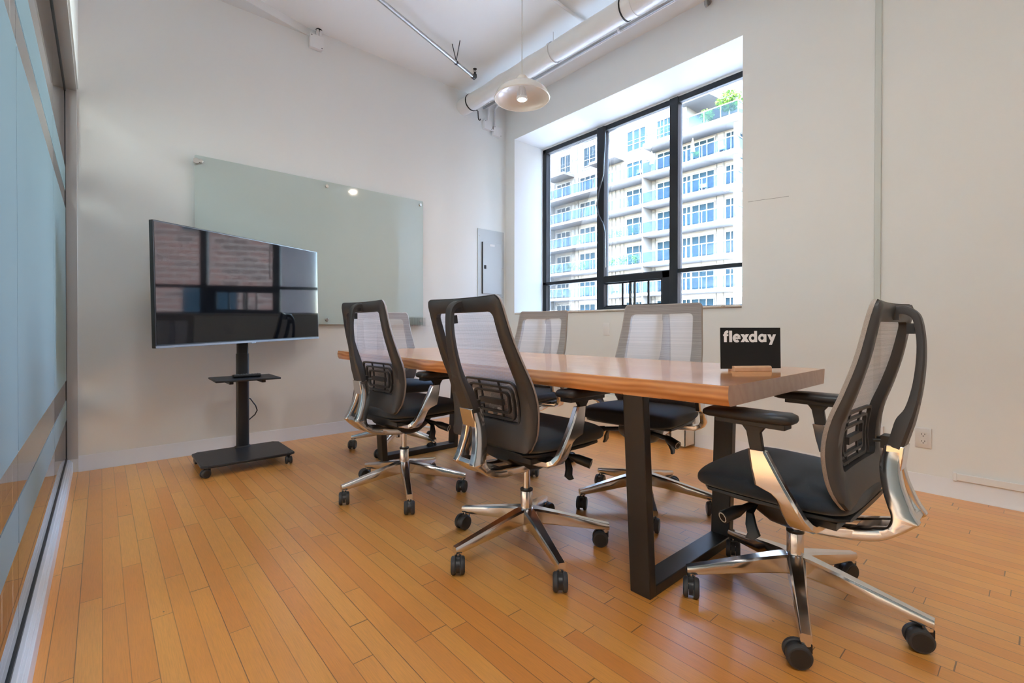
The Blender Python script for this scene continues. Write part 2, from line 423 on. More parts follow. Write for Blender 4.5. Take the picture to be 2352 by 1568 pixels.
# hairline crack beside the window
b = MB('mull'); b.tube([(W - .0004, 1.397, 1.826), (W - .0004, 1.30, 1.822), (W - .0004, 1.22, 1.816), (W - .0004, 1.132, 1.812)], .0009, 5)
b.obj('paint_crack', wr)
# sloping soffit at the back wall
b = MB('wall'); b.prism([(1.312, B), (-.10, B), (-.10, B - .37)], 3.365, CEIL, 'z'); b.obj('ceiling_soffit', smooth=False)
SOF = bpy.data.objects['ceiling_soffit']; SOF.name = 'trim_1'; struct(SOF)
# baseboards with coved toe
def base_prof(d): return [(0, 0), (d * 1.9, 0), (d * 1.9, .004), (d * .8, .016), (d * .6, .095), (d * .4, .1), (0, .1)]
b = MB('base'); b.rings([[(x, B - p[0], p[1]) for p in base_prof(.007)] for x in (-.112, W)]); struct(b.obj('baseboard_back'))
b = MB('base'); b.rings([[(x, B - p[0], p[1]) for p in base_prof(.007)] for x in (-2.4, -.235)]); struct(b.obj('baseboard_hallway'))
b = MB('base'); b.rings([[(W - p[0], y, p[1]) for p in base_prof(.007)] for y in (YB, 1.785)]); struct(b.obj('baseboard_window'))
# left glass partition
b = MB('wall'); b.box(-.235, -.105, YB, B, 2.44, CEIL); wl = struct(b.obj('wall_left', smooth=False))
b = MB('alu'); b.box(-.225, -.113, YB, B, 2.425, 2.4395); b.obj('header_frame', wl, bevel=.001)
b = MB('alu'); b.box(-.225, -.113, B - .006, B - .0005, .085, 2.425); b.obj('jamb', wl, bevel=.001)
b = MB('gasket'); b.box(G - .006, G + .008, B - .020, B - .0045, .092, 2.425); b.box(G - .006, G + .010, YB, B, 2.408, 2.426); b.box(G - .008, G + .009, YB, B, .084, .096); b.obj('gasket', wl)
b = MB('curb'); b.box(-.225, -.137, YB, B - .001, 0, .066); b.box(-.222, -.144, YB, B - .001, .066, .076); b.box(-.215, -.152, YB, B - .001, .076, .085); b.obj('curb', wl, bevel=.002)
joints = [YB, .45, 1.79, 3.05, B - .008]
for y0, y1 in zip(joints, joints[1:]):
    b = MB('glass'); b.box(G - .005, G + .005, y0 + .0015, y1 - .0015, .09, 2.42); b.obj('glass_pane', wl, smooth=False)
    for z0, z1 in ((.342, .465), (.59, 1.672), (1.775, 1.925)):
        b = MB('frost'); x = G + .0062
        v = [b.bm.verts.new(p) for p in ((x, y0 + .003, z0), (x, y1 - .003, z0), (x, y1 - .003, z1), (x, y0 + .003, z1))]; b.face(v)
        tag(b.obj('frosted_film', wl, smooth=False), 'frosted band on the glass pane')

# ------------------------------------------------------------------ window
b = MB('winframe'); FX0, FX1 = W + D, W + D + .07
fy0, fy1, fz0, fz1 = OY0, OY1, 1.085, 3.022
b.box(FX0, FX1, fy1 - .055, fy1, fz0, fz1); b.box(FX0, FX1, fy0, fy0 + .055, fz0, fz1)
b.box(FX0, FX1, fy0, fy1, fz1 - .05, fz1); b.box(FX0, FX1, fy0, fy1, fz0 - .03, fz0 + .035)
b.box(FX0 - .012, FX1, 3.012, 3.105, fz0, fz1); b.box(FX0 - .012, FX1, 2.185, 2.268, fz0, fz1)
b.box(FX0, FX1, fy0, fy1, 1.425, 1.462)
b.box(FX0 - .006, FX1, 2.26, 2.345, fz0, 1.46); b.box(FX0 - .006, FX1, 2.26, 3.06, 1.39, 1.455); b.box(FX0 - .006, FX1, 2.26, 3.06, fz0 - .01, 1.14)
win = struct(b.obj('window_1', bevel=.004))
b = MB('paint'); b.box(FX0 + .002, FX1, fy0, fy1, fz1, OZ1); b.obj('head_trim', win, smooth=False)
for (y0, y1, z0, z1) in ((3.105, fy1 - .055, 1.462, fz1 - .05), (2.268, 3.012, 1.462, fz1 - .05), (fy0 + .055, 2.185, 1.462, fz1 - .05), (3.105, fy1 - .055, 1.13, 1.425), (fy0 + .055, 2.185, 1.13, 1.425)):
    b = MB('pane'); b.box(FX0 + .035, FX0 + .039, y0, y1, z0, z1); b.obj('window_pane', win, smooth=False)
for (y0, y1, x) in ((2.345, 2.72, FX0 + .012), (2.66, 3.03, FX0 + .034)):
    b = MB('winframe'); fw = .022
    b.box(x, x + .018, y0, y0 + fw, 1.14, 1.39); b.box(x, x + .018, y1 - fw, y1, 1.14, 1.39); b.box(x, x + .018, y0, y1, 1.14, 1.158); b.box(x, x + .018, y0, y1, 1.375, 1.39)
    ym = (y0 + y1) / 2 - .03; b.box(x, x + .018, ym - .009, ym + .009, 1.158, 1.375)
    so = b.obj('sliding_sash', win, bevel=.002)
    b = MB('pane'); b.box(x + .007, x + .011, y0 + fw, y1 - fw, 1.158, 1.375); b.obj('sash_pane', so, smooth=False)
    if x < FX0 + .02:
        b = MB('darkmetal'); b.box(x - .012, x, 2.695, 2.707, 1.22, 1.29); b.obj('sash_latch', so, bevel=.002)
b = MB('sill'); b.box(W + .001, FX0, OY0 + .003, OY1 - .002, 1.071, 1.0925); b.box(W - .020, W + .003, OY0 + .003, 3.862, 1.078, 1.0925); struct(b.obj('trim_2', bevel=.003))
# loose blind cord hanging beside the first mullion
pts = [(FX0 - .03, 2.985, 2.99), (FX0 - .035, 2.985, 2.83), (FX0 - .04, 3.0, 2.5), (FX0 - .05, 3.05, 2.33), (FX0 - .055, 3.066, 2.2), (FX0 - .05, 3.05, 2.1), (FX0 - .04, 3.0, 2.0), (FX0 - .03, 2.985, 1.9), (FX0 - .02, 2.985, 1.55)]
b = MB('gasket'); b.tube(pts, .006, 8); b.tube([(p[0] + .006, p[1] + .012, p[2]) for p in pts[:6]], .004, 6)
tag(b.obj('blind_cord'), 'thin dark cord hanging in a loop beside the left window mullion', 'cord')

# ================================================================== OFFICE CHAIR
XE = [(.405, -.197), (.427, -.185), (.476, -.160), (.551, -.146), (.61, -.147), (.671, -.160), (.742, -.186), (.837, -.215), (.955, -.240), (.995, -.250)]
HW = [(.40, .232), (.50, .246), (.62, .248), (.75, .240), (.87, .228), (.995, .220)]
def smooth(tab, v):
    tab = sorted(tab)
    if v <= tab[0][0]: return tab[0][1]
    if v >= tab[-1][0]: return tab[-1][1]
    for i in range(len(tab) - 1):
        (a, x), (b_, y) = tab[i], tab[i + 1]
        if v <= b_:
            sl = lambda j: (tab[min(j + 1, len(tab) - 1)][1] - tab[max(j - 1, 0)][1]) / (tab[min(j + 1, len(tab) - 1)][0] - tab[max(j - 1, 0)][0])
            h = b_ - a; t = (v - a) / h; m0, m1 = sl(i) * h, sl(i + 1) * h
            return (2 * t ** 3 - 3 * t ** 2 + 1) * x + (t ** 3 - 2 * t ** 2 + t) * m0 + (-2 * t ** 3 + 3 * t ** 2) * y + (t ** 3 - t ** 2) * m1
def catmull(pts, k=4):
    out = []
    for i in range(len(pts) - 1):
        p0, p1, p2, p3 = pts[max(i - 1, 0)], pts[i], pts[i + 1], pts[min(i + 2, len(pts) - 1)]
        for j in range(k):
            t = j / k
            out.append(tuple(.5 * (2 * b1 + (c1 - a1) * t + (2 * a1 - 5 * b1 + 4 * c1 - d1) * t * t + (3 * b1 - a1 - 3 * c1 + d1) * t ** 3) for a1, b1, c1, d1 in zip(p0, p1, p2, p3)))
    out.append(tuple(pts[-1])); return out
xe = lambda z: smooth(XE, z)
hw = lambda z: smooth(HW, z)
def ring(inset, z0, z1, r, ns=26, nt=10, nc=6):
    """closed rounded outline of the back, same vertex count for every call"""
    pts = []
    ww = lambda z: hw(z) - inset(z)
    for k in range(ns): z = z0 + r + (z1 - z0 - 2 * r) * k / ns; pts.append((ww(z), z))
    for k in range(nc): a = PI / 2 * k / nc; pts.append((ww(z1) - r + r * math.cos(a), z1 - r + r * math.sin(a)))
    for k in range(nt): s = (ww(z1) - r) * (1 - 2 * k / nt); pts.append((s, z1))
    for k in range(nc): a = PI / 2 + PI / 2 * k / nc; pts.append((-(ww(z1) - r) + r * math.cos(a), z1 - r + r * math.sin(a)))
    for k in range(ns): z = z1 - r - (z1 - z0 - 2 * r) * k / ns; pts.append((-ww(z), z))
    for k in range(nc): a = PI + PI / 2 * k / nc; pts.append((-(ww(z0) - r) + r * math.cos(a), z0 + r + r * math.sin(a)))
    for k in range(nt): s = -(ww(z0) - r) * (1 - 2 * k / nt); pts.append((s, z0))
    for k in range(nc): a = 1.5 * PI + PI / 2 * k / nc; pts.append((ww(z0) - r + r * math.cos(a), z0 + r + r * math.sin(a)))
    return pts
def bp(s, z, off):
    q = 1 - min(1, (s / hw(z)) ** 2)
    return (xe(z) + .001 + .008 * q - off, s, z - .004 * q * max(0, (z - .85) / .14))
PIV = (-.06, 0, .34)

def caster_mb():
    b = MB('blackp', 'rubber', 'darkmetal')
    b.cyl((0, 0, -.004), (0, 0, -.045), .0075, n=12, mi=2)
    b.cyl((0, 0, -.030), (0, 0, -.052), .013, .014, n=14)
    c = (.020, -.067)
    hood = [(c[0] + .029 * math.cos(a), c[1] + .029 * math.sin(a)) for a in [math.radians(d) for d in range(-35, 216, 12)]]
    b.prism(hood, -.0075, .0075, 'y')
    b.box(-.014, .012, -.010, .010, -.058, -.034)
    for s in (-1, 1):
        prof = [(.004, .0085), (.030, .0085), (.033, .011), (.033, .020), (.030, .0245), (.025, .0255)]
        b.lathe([(r, s * y) for r, y in prof], 26, 1, (c[0], 0, c[1]), 'y')
        b.lathe([(.0002, s * .0262), (.0255, s * .0262), (.0255, s * .0245)], 26, 0, (c[0], 0, c[1]), 'y')
    b.cyl((c[0], -.012, c[1]), (c[0], .012, c[1]), .008, n=12)
    return b
def base_mb():
    b = MB('chrome', 'blackp')
    b.lathe([(.0001, .168), (.026, .168), (.034, .163), (.036, .14), (.034, .112), (.0001, .110)], 32)
    b.lathe([(.0001, .112), (.019, .112), (.019, .072), (.016, .068), (.0001, .068)], 20)
    for k in range(5):
        a = 2 * PI * k / 5; ca, sa = math.cos(a), math.sin(a)
        st = [(.018, .028, .1675, .106), (.045, .026, .1655, .1055), (.12, .0215, .150, .098), (.22, .0180, .1265, .085), (.30, .0160, .1075, .0745), (.335, .0155, .0995, .0715), (.3485, .0145, .0965, .0725)]
        rg = []
        for (r, w, zt, zb) in st:
            P = [(-w * .8, zb), (w * .8, zb), (w, zb + .006), (w, zt - .007), (w * .72, zt), (-w * .72, zt), (-w, zt - .007), (-w, zb + .006)]
            rg.append([(r * ca - y * sa, r * sa + y * ca, z) for y, z in P])
        b.rings(rg)
        b.cyl((.333 * ca, .333 * sa, .088), (.333 * ca, .333 * sa, .062), .0145, n=18)
    return b
def seat_loft(stations, n=28, ex=2.6):
    rg = []
    for (x, hy, zt, zb, e) in stations:
        zc, hz = (zt + zb) / 2, (zt - zb) / 2; r = []
        for k in range(n):
            a = 2 * PI * k / n; c_, s_ = math.cos(a), math.sin(a)
            y = hy * math.copysign(abs(c_) ** (2 / e), c_); z = zc + hz * math.copysign(abs(s_) ** (2 / (e * .8)), s_)
            z += .006 * (y / .25) ** 2 * (1 if s_ > 0 else 0)
            r.append((x, y, z))
        rg.append(r)
    return rg
def make_chair():
    t = thing('office_chair', 'x', 'chair')
    base = base_mb().obj('star_base', t)
    first = None
    for k in range(5):
        a = 2 * PI * k / 5
        if first is None: c = first = caster_mb().obj('caster', base)
        else: c = dup(first, base)
        c.location = (.333 * math.cos(a), .333 * math.sin(a), .1)
    b = MB('chrome', 'blackp'); b.lathe([(.0001, .15), (.0255, .15), (.0255, .236), (.0235, .24), (.0001, .24)], 32)
    b.lathe([(.0235, .239), (.0265, .239), (.0265, .246), (.0001, .246)], 32, 1); b.lathe([(.0001, .245), (.0145, .245), (.0145, .375), (.0001, .375)], 24, 0)
    b.obj('gas_column', t)
    # mechanism housing
    b = MB('blackp', 'knobmark')
    st = [(.165, .035, .376, .352), (.15, .06, .378, .335), (.11, .085, .378, .300), (.05, .095, .378, .268), (0, .095, .376, .262), (-.05, .09, .375, .272), (-.10, .08, .372, .300), (-.16, .07, .368, .335)]
    b.rings(seat_loft([(x, y, a, c, 3.2) for x, y, a, c in st], 24)); b.box(-.17, -.09, -.20, .20, .352, .372)
    mech = b.obj('seat_mechanism', t)
    for s in (-1, 1):
        b = MB('blackp', 'knobmark')
        b.cyl((.085, .08 * s, .335), (.105, .175 * s, .325), .011, n=14)
        b.tube([(.10, .165 * s, .328), (.112, .185 * s, .320), (.135, .235 * s, .306)], [.012, .019, .020], 20)
        b.lathe([(.013, 0), (.0165, 0), (.0165, .0012), (.013, .0012)], 24, 1, (0, 0, 0), 'y', closed=True)
        # move the printed ring on to the knob's end face
        b.bm.verts.ensure_lookup_table(); vs = b.bm.verts[-96:]
        dirv = Vector((.023, .05 * s, -.014)).normalized(); q = Vector((0, 1, 0)).rotation_difference(dirv).to_matrix()
        for v in vs: v.co = q @ v.co + Vector((.135, .235 * s, .306))
        b.obj('tilt_knob', mech, bevel=.002)
        b = MB('blackp')
        pth = [(.085, .105 * s, .335), (.082, .155 * s, .318), (.070, .175 * s, .285), (.058, .182 * s, .262), (.070, .186 * s, .245)]
        wd = [.010, .011, .017, .019, .013]
        rg = []
        for (p, w) in zip(pth, wd):
            rg.append([(p[0] + dx * w, p[1] + dy * .006, p[2]) for dx, dy in ((-1, -1), (1, -1), (1, 1), (-1, 1))])
        b.rings(rg); b.obj('tilt_lever', mech, bevel=.003)
    # seat
    b = MB('fabric')
    b.rings(seat_loft([(.231, .200, .433, .396, 2.4), (.229, .226, .445, .386, 2.8), (.214, .242, .456, .379, 3.2), (.18, .249, .462, .378, 3.6), (.12, .251, .462, .380, 3.8), (.02, .252, .456, .381, 4), (-.08, .248, .452, .381, 4), (-.15, .240, .452, .381, 3.4), (-.19, .225, .448, .385, 2.8), (-.205, .20, .438, .395, 2.4)], 40))
    seat = b.obj('seat_cushion', t, subsurf=1)
    b = MB('blackp')
    b.rings(seat_loft([(.208, .205, .392, .380, 3), (.19, .226, .392, .374, 3.4), (.10, .232, .392, .371, 4), (-.10, .230, .392, .371, 4), (-.17, .215, .392, .373, 3.4), (-.20, .19, .392, .378, 3)], 36)); b.obj('seat_pan', seat)
    # backrest
    ins_o = lambda z: 0.0
    ins_i = lambda z: interp([(.45, .070), (.65, .060), (.80, .050), (.99, .041)], z)
    O = ring(ins_o, .424, .996, .024); I = ring(ins_i, .512, .942, .026)
    Om = [((a[0] * .80 + i[0] * .20), (a[1] * .80 + i[1] * .20)) for a, i in zip(O, I)]
    I2 = [(i[0] * .88 + o_[0] * .12, i[1] * .88 + o_[1] * .12) for o_, i in zip(O, I)]
    b = MB('frame')
    dpt = lambda z: interp([(.42, .034), (.60, .040), (.80, .033), (.95, .029)], z)
    b.rings([[bp(s, z, .006) for s, z in O], [bp(s, z, .006) for s, z in I], [bp(s, z, dpt(z) - .003) for s, z in I], [bp(s * .985, z, dpt(z)) for s, z in I2], [bp(s, z, dpt(z) - .002) for s, z in Om], [bp(s * .992, z, dpt(z) * .55 + .003) for s, z in O]], closed=True)
    fr = b.obj('backrest_frame', t, loc=PIV, autoang=50)
    b = MB('mesh', 'meshedge'); zc = .70
    O2 = ring(lambda z: -.003, .421, .999, .025)
    rg = [[bp(s * k, zc + (z - zc) * k, 0) for s, z in O2] for k in (.985, .9, .8, .68, .55, .4, .25, .1)]
    b.rings(rg, cap=False); b.bm.verts.ensure_lookup_table(); b.face(b.bm.verts[-len(O2):])
    b.rings([[bp(s * .985, zc + (z - zc) * .985, 0) for s, z in O2], [bp(s, z, .003) for s, z in O2], [bp(s, z, .012) for s, z in O2]], 1, cap=False)
    b.obj('mesh_panel', fr, loc=PIV, autoang=60).location = (0, 0, 0)
    # lumbar support seen through the mesh
    b = MB('lumbar')
    def lp(s, z, off=.030): return bp(s, z, off)
    for (w_, h_, r_) in ((.158, .085, .028), (.130, .062, .022), (.102, .040, .016)):
        pts = rrect(0, .583, w_, h_, r_, 4); V = []
        full = []
        for i in range(len(pts)):
            p, q = pts[i], pts[(i + 1) % len(pts)]; m = max(1, int(math.hypot(q[0] - p[0], q[1] - p[1]) / .03))
            full += [(p[0] + (q[0] - p[0]) * k / m, p[1] + (q[1] - p[1]) * k / m) for k in range(m)]
        rg = []
        for i, (s, z) in enumerate(full):
            a, c = full[i - 1], full[(i + 1) % len(full)]; tx, tz = c[0] - a[0], c[1] - a[1]; L = math.hypot(tx, tz) or 1; nx, nz = -tz / L, tx / L
            rg.append([lp(s + nx * d, z + nz * d, o) for d, o in ((-.0048, .012), (.0048, .012), (.0042, .023), (-.0042, .023))])
        b.rings(rg, closed=True)
    b.rings([[lp(s, z, o) for z, o in ((.594, .014), (.594, .030), (.572, .030), (.572, .014))] for s in [k * .0138 - .069 for k in range(11)]])
    for s in (-.06, .06):
        b.rings([[lp(s + d, z, o) for d, o in ((-.004, .014), (.004, .014), (.004, .020), (-.004, .020))] for z in (.500, .54, .583, .62, .666)])
    b.obj('lumbar_support', fr, loc=PIV).location = (0, 0, 0)
    # central spine
    b = MB('frame', 'blackp')
    path = [(-.250, .972, .013, .020), (-.278, .974, .012, .0195), (-.300, .964, .010, .019), (-.312, .943, .009, .019), (-.3195, .885, .009, .0195), (-.319, .82, .0095, .0225), (-.312, .75, .0105, .026), (-.300, .69, .013, .031), (-.287, .655, .019, .036), (-.279, .625, .019, .038), (-.267, .578, .0185, .039)]
    path = catmull(path); rg = []
    for i, (x, z, th, w_) in enumerate(path):
        a = path[max(i - 1, 0)]; c = path[min(i + 1, len(path) - 1)]; tx, tz = c[0] - a[0], c[1] - a[1]; L = math.hypot(tx, tz); nx, nz = tz / L, -tx / L
        P = [(-1, -w_ * .9), (-1, w_ * .9), (-.2, w_), (.6, w_), (1, w_ * .72), (1, -w_ * .72), (.6, -w_), (-.2, -w_)]
        rg.append([(x + nx * th * u, y, z + nz * th * u) for u, y in P])
    b.rings(rg)
    b.box(-.272, -.25, -.018, .018, .945, .980); b.box(-.305, -.288, -.012, .012, .905, .935, 1)
    b.box(-.262, -.232, -.024, .024, .570, .606, 1)
    for s in (-1, 1): b.tube([(-.245, .012 * s, .588), (-.232, .020 * s, .592), (-.215, .026 * s, .590)], .005, 8, 1)
    b.obj('back_spine', fr, loc=PIV, autoang=30).location = (0, 0, 0)
    # polished wishbone that carries the back
    b = MB('chrome')
    inner = [(-.243, .582), (-.234, .545), (-.233, .515), (-.238, .480), (-.245, .447), (-.255, .415), (-.264, .390), (-.262, .368), (-.252, .352), (-.225, .342), (-.180, .330), (-.094, .314), (-.02, .318)]
    outer = [(-.290, .582), (-.282, .550), (-.280, .520), (-.287, .480), (-.298, .445), (-.312, .410), (-.327, .383), (-.318, .372), (-.286, .342), (-.240, .309), (-.171, .290), (-.080, .277), (-.02, .275)]
    yc = [.020, .022, .027, .034, .041, .047, .052, .054, .055, .055, .054, .048, .040]
    hwd = [.0165, .018, .019, .019, .0185, .018, .0175, .0175, .018, .020, .022, .024, .026]
    J_ = catmull([(a[0], a[1], c[0], c[1], y, h_) for a, c, y, h_ in zip(inner, outer, yc, hwd)], 3)
    for s in (-1, 1):
        rg = []
        for ix, iz, ox, oz, y, h_ in J_:
            ex, ez = (ox - ix), (oz - iz)
            rg.append([(ix + ex * t_, s * y + d * h_, iz + ez * t_) for t_, d in ((0, -.8), (0, .8), (.14, 1), (.86, 1), (1, .72), (1, -.72), (.86, -1), (.14, -1))])
        b.rings(rg)
    # head block and the web that closes the foot of the slot
    b.rings([[(-.247, y, .584), (-.290, y, .584), (-.281, y, .512), (-.242, y, .512)] for y in (-.038, .038)])
    b.rings([[(-.272, y, .392), (-.314, y, .398), (-.322, y, .383), (-.300, y, .352), (-.262, y, .352)] for y in (-.052, .052)])
    b.rings([[(-.262, y, .350), (-.296, y, .354), (-.242, y, .314), (-.175, y, .297), (-.175, y, .325), (-.225, y, .340)] for y in (-.052, .052)])
    b.obj('back_support', t, loc=PIV, bevel=.004, seg=2, autoang=50)
    # armrests
    for s in (1, -1):
        b = MB('chrome')
        st = [(.05, .350, -.15, -.03), (.20, .351, -.138, -.055), (.245, .354, -.135, -.066), (.270, .366, -.132, -.070), (.283, .388, -.120, -.064), (.287, .432, -.094, -.044), (.288, .445, -.086, -.028), (.288, .457, -.078, .012), (.287, .505, -.049, .024), (.284, .560, -.017, .034)]
        rg = []
        for i, (y, z, xb, xf) in enumerate(st):
            a = st[max(i - 1, 0)]; c = st[min(i + 1, len(st) - 1)]; ty, tz = c[0] - a[0], c[1] - a[1]; L = math.hypot(ty, tz); ny, nz = tz / L, -ty / L
            T_ = .0115
            rg.append([(x, s * (y + ny * T_ * u), z + nz * T_ * u) for x, u in ((xb, -1), (xf, -1), (xf, .6), (xf - .008, 1), (xb + .008, 1), (xb, .6))])
        b.rings(rg); arm = b.obj('armrest', t, bevel=.0015, autoang=30)
        b = MB('blackp')
        rg = [[(x, s * (.284 + d * .008), z) for x, d in ((x0, -1), (x1, -1), (x1, 1), (x0, 1))] for (x0, x1, z) in ((-.026, .014, .50), (-.010, .028, .560), (-.002, .038, .612), (-.014, .050, .628), (-.030, .062, .634))]
        b.rings(rg); b.box(-.075, .125, s * .284 - .026, s * .284 + .026, .632, .648); b.obj('arm_post', arm, bevel=.002)
        b = MB('blackp'); yc_ = s * .284; rg = []
        for (x, h_, zt, zb) in ((.164, .026, .660, .652), (.160, .036, .668, .647), (.145, .042, .675, .644), (.06, .046, .678, .644), (-.03, .047, .678, .644), (-.075, .044, .679, .646), (-.090, .036, .674, .650), (-.094, .026, .667, .656)):
            zc_, hz = (zt + zb) / 2, (zt - zb) / 2; r_ = []
            for k in range(24):
                a = 2 * PI * k / 24; c_, s_ = math.cos(a), math.sin(a)
                r_.append((x, yc_ + h_ * math.copysign(abs(c_) ** .6, c_), zc_ + hz * math.copysign(abs(s_) ** .6, s_)))
            rg.append(r_)
        b.rings(rg); b.obj('arm_pad', arm, autoang=45)
    return t
proto = make_chair()
def rad(d): return math.radians(d)
# centre, heading, phase, seat lift, back tilt, caster swivels (world degrees), label
CH = [
 ((1.747, .544), 89.0, 57.6, 0.0, 0.0, (203, 208, 125, 117, 153), 'mesh-back office chair in profile at the near right end of the table, beside the sign'),
 ((1.343, 1.432), 0.5, 31.8, .068, 7.5, (0, 189, 234, 225, 128), 'mesh-back office chair seen from behind in the middle, its back nearest the table edge'),
 ((1.287, 2.385), 4, 30.0, .063, 0.0, (100, 170, 248, 240, 215), 'mesh-back office chair seen from behind, nearer the television stand'),
 ((2.135, 1.384), 189, 5.8, .062, 0.0, (300, 200, 212, 202, 215), 'mesh-back office chair facing the camera across the table, beside the black sign'),
 ((2.180, 2.390), 186, 28, .050, 0.0, (200, 100, 10, 215, 300), 'mesh-back office chair with pale tan back across the table under the left window pane'),
 ((1.737, 3.317), 270, 6, .055, 0.0, (140, 20, 225, 200, 120), 'mesh-back office chair at the far head of the table before the glass board'),
]
for i, (c, hd, ph, dz, tilt, sw, lab) in enumerate(CH):
    o = proto if i == 0 else dup(proto)
    o.location = (c[0], c[1], 0); o.rotation_euler = (0, 0, rad(hd)); o['label'] = lab; o['group'] = 'office chairs around the table'
    for ch in o.children:
        n_ = ch.name.split('.')[0]
        if n_ == 'star_base':
            ch.rotation_euler = (0, 0, rad(ph - hd))
            for ca in ch.children:
                a = math.degrees(math.atan2(ca.location.y, ca.location.x)) + ph; a = a % 360
                # pick the swivel listed in order of arm angle
                k = int(round((a - ph) / 72)) % 5
                ca.rotation_euler = (0, 0, rad(sw[k] - ph))
        elif n_ in ('seat_mechanism', 'seat_cushion', 'armrest'):
            ch.location.z += dz
            if n_ == 'armrest' and i:
                for sub in ch.children: sub.location.z -= dz - .018      # arms set low, just under the tabletop
        elif n_ in ('backrest_frame', 'back_support'):
            ch.location.z += dz; ch.rotation_euler = (0, rad(-tilt), 0)

# ================================================================== TABLE
t = thing('conference_table', 'long live edge wooden conference table on black steel trapezoid legs', 'table', (1.72, 1.93, 0))
OT = Vector((1.72, 1.93, 0))
near = [(1.303, .571), (1.290, .80), (1.262, 1.2), (1.243, 1.6), (1.236, 2.0), (1.238, 2.4), (1.246, 2.8), (1.256, 3.1), (1.263, 3.30)]
far = [(2.159, .571), (2.150, .80), (2.138, 1.1), (2.126, 1.5), (2.121, 1.93), (2.113, 2.34), (2.118, 2.8), (2.124, 3.30)]
nf = [(interp([(y, x) for x, y in near], .571 + 2.729 * k / 40), .571 + 2.729 * k / 40) for k in range(41)]
ff = [(interp([(y, x) for x, y in far], .571 + 2.729 * k / 40), .571 + 2.729 * k / 40) for k in range(41)]
b = MB('slab', 'end'); rg = []
for k, ((xn, y), (xf, _)) in enumerate(zip(nf, ff)):
    wv = .004 * math.sin(y * 9) + .003 * math.sin(y * 23 + 1); w2 = .004 * math.sin(y * 7 + 2) + .0025 * math.sin(y * 19)
    rg.append([(xn, y, .760), (xn - .003, y, .7575), (xn - .006 + wv, y, .738), (xn - .002 + wv * 1.6, y, .718), (xn + .005 + wv, y, .7035 + abs(wv) * .3), (xn + .010, y, .702),
               (xf - .010, y, .702), (xf - .004 + w2, y, .7035), (xf + .004 + w2 * 1.4, y, .728), (xf + .003, y, .7575), (xf, y, .760)])
b.rings([[Vector(p) - OT for p in r] for r in rg])
b.bm.faces.ensure_lookup_table(); b.bm.faces[-1].material_index = 1; b.bm.faces[-2].material_index = 1
b.obj('tabletop', t, autoang=28)
def leg_frame(y0, xo, flip=1):
    """trapezoid of flat 80 x 40 tube; xo = (outer left bottom, outer right bottom, outer left top, outer right top)"""
    b = MB('steel'); lb, rb, lt, rt = xo; d = .080; th = .038
    for (xb0, xb1, xt0, xt1) in ((lb, lb + th, lt, lt + th), (rb - th, rb, rt - th, rt)):
        b.rings([[(xb0, y0, 0), (xb1, y0, 0), (xb1, y0 + d, 0), (xb0, y0 + d, 0)], [(xt0, y0, .697), (xt1, y0, .697), (xt1, y0 + d, .697), (xt0, y0 + d, .697)]])
    b.box(lb + th - .004, rb - th + .004, y0, y0 + d, 0.0005, .038)
    b.box(lt, rt, y0 - .004, y0 + d + .004, .694, .7015)
    for x in (lb + .02, rb - .02): pass
    bmesh.ops.translate(b.bm, vec=-OT, verts=b.bm.verts)
    return b.obj('leg_frame', t, bevel=.003)
leg_frame(.870, (1.390, 2.028, 1.342, 2.066))
leg_frame(2.990, (1.452, 2.075, 1.410, 2.110))

# sign on the table
sg = thing('sign_block', 'small beech block holding up the black sign on the table', 'sign holder')
SA = math.atan2(-.084, .123); SCN = Vector((1.8225 + .015, .715 + .013, .76))
MS = Matrix.Translation(SCN) @ Matrix.Rotation(SA, 4, 'Z')
b = MB('beech'); hx = .0745
prof = [(-.022, 0), (.022, 0), (.022, .014), (.017, .0195), (.0035, .0195), (.0025, .008), (-.0025, .008), (-.0035, .0195), (-.017, .0195), (-.022, .014)]
b.rings([[MS @ Vector((x, p[0], p[1] + .0002)) for p in prof] for x in (-hx, hx)])
COL.objects.unlink(sg); bpy.data.objects.remove(sg)
tag(b.obj('sign_holder', bevel=.001, autoang=25), 'small beech wood block holding the black sign upright on the table', 'sign holder')
LEAN = Matrix.Rotation(rad(-1.5), 4, 'X')
MSB = MS @ Matrix.Translation((.004, 0, .0088)) @ LEAN
sign = thing('table_sign', 'small black sign with white flexday lettering standing on the table', 'sign')
BW, BH = .1215, .154
b = MB('signb'); b.prism([(-BW, 0), (BW, 0), (BW, BH), (-BW, BH)], -.0016, .0016, 'y', mtx=MSB); sb = b.obj('sign_board', sign, smooth=False)
# lettering: bold geometric letters in px of the reference drawing (x 0..1380, baseline 0, x-height 190, ascender 270)
L = MB('letter'); K = (2 * BW) / 1575; X0 = -BW + 66 * K; ZB = BH - 350 * K
LY = [0]
def lpt(x, y): return MSB @ Vector((X0 + x * K, -.0019 - LY[0], ZB + y * K))
def lpoly(pts):
    n0 = [L.bm.verts.new(lpt(*p)) for p in pts]; L.face(n0)
    LY[0] += .00003
def arc(cx, cy, r0, r1, a0, a1, n=28):
    for k in range(n):
        a, c = rad(a0 + (a1 - a0) * k / n), rad(a0 + (a1 - a0) * (k + 1) / n)
        L.face([L.bm.verts.new(lpt(cx + r * math.cos(q), cy + r * math.sin(q))) for r, q in ((r0, a), (r1, a), (r1, c), (r0, c))])
    LY[0] += .00003
def bar(x0, x1, y0, y1): lpoly([(x0, y0), (x1, y0), (x1, y1), (x0, y1)])
# f
bar(22, 95, 0, 190); arc(118, 190, 23, 96, 90, 180, 14); bar(118, 135, 213, 278)
bar(0, 135, 148, 190)
# l
bar(157, 232, 0, 278)
# e
arc(352, 96, 42, 106, 18, 310, 40); bar(285, 455, 72, 116)
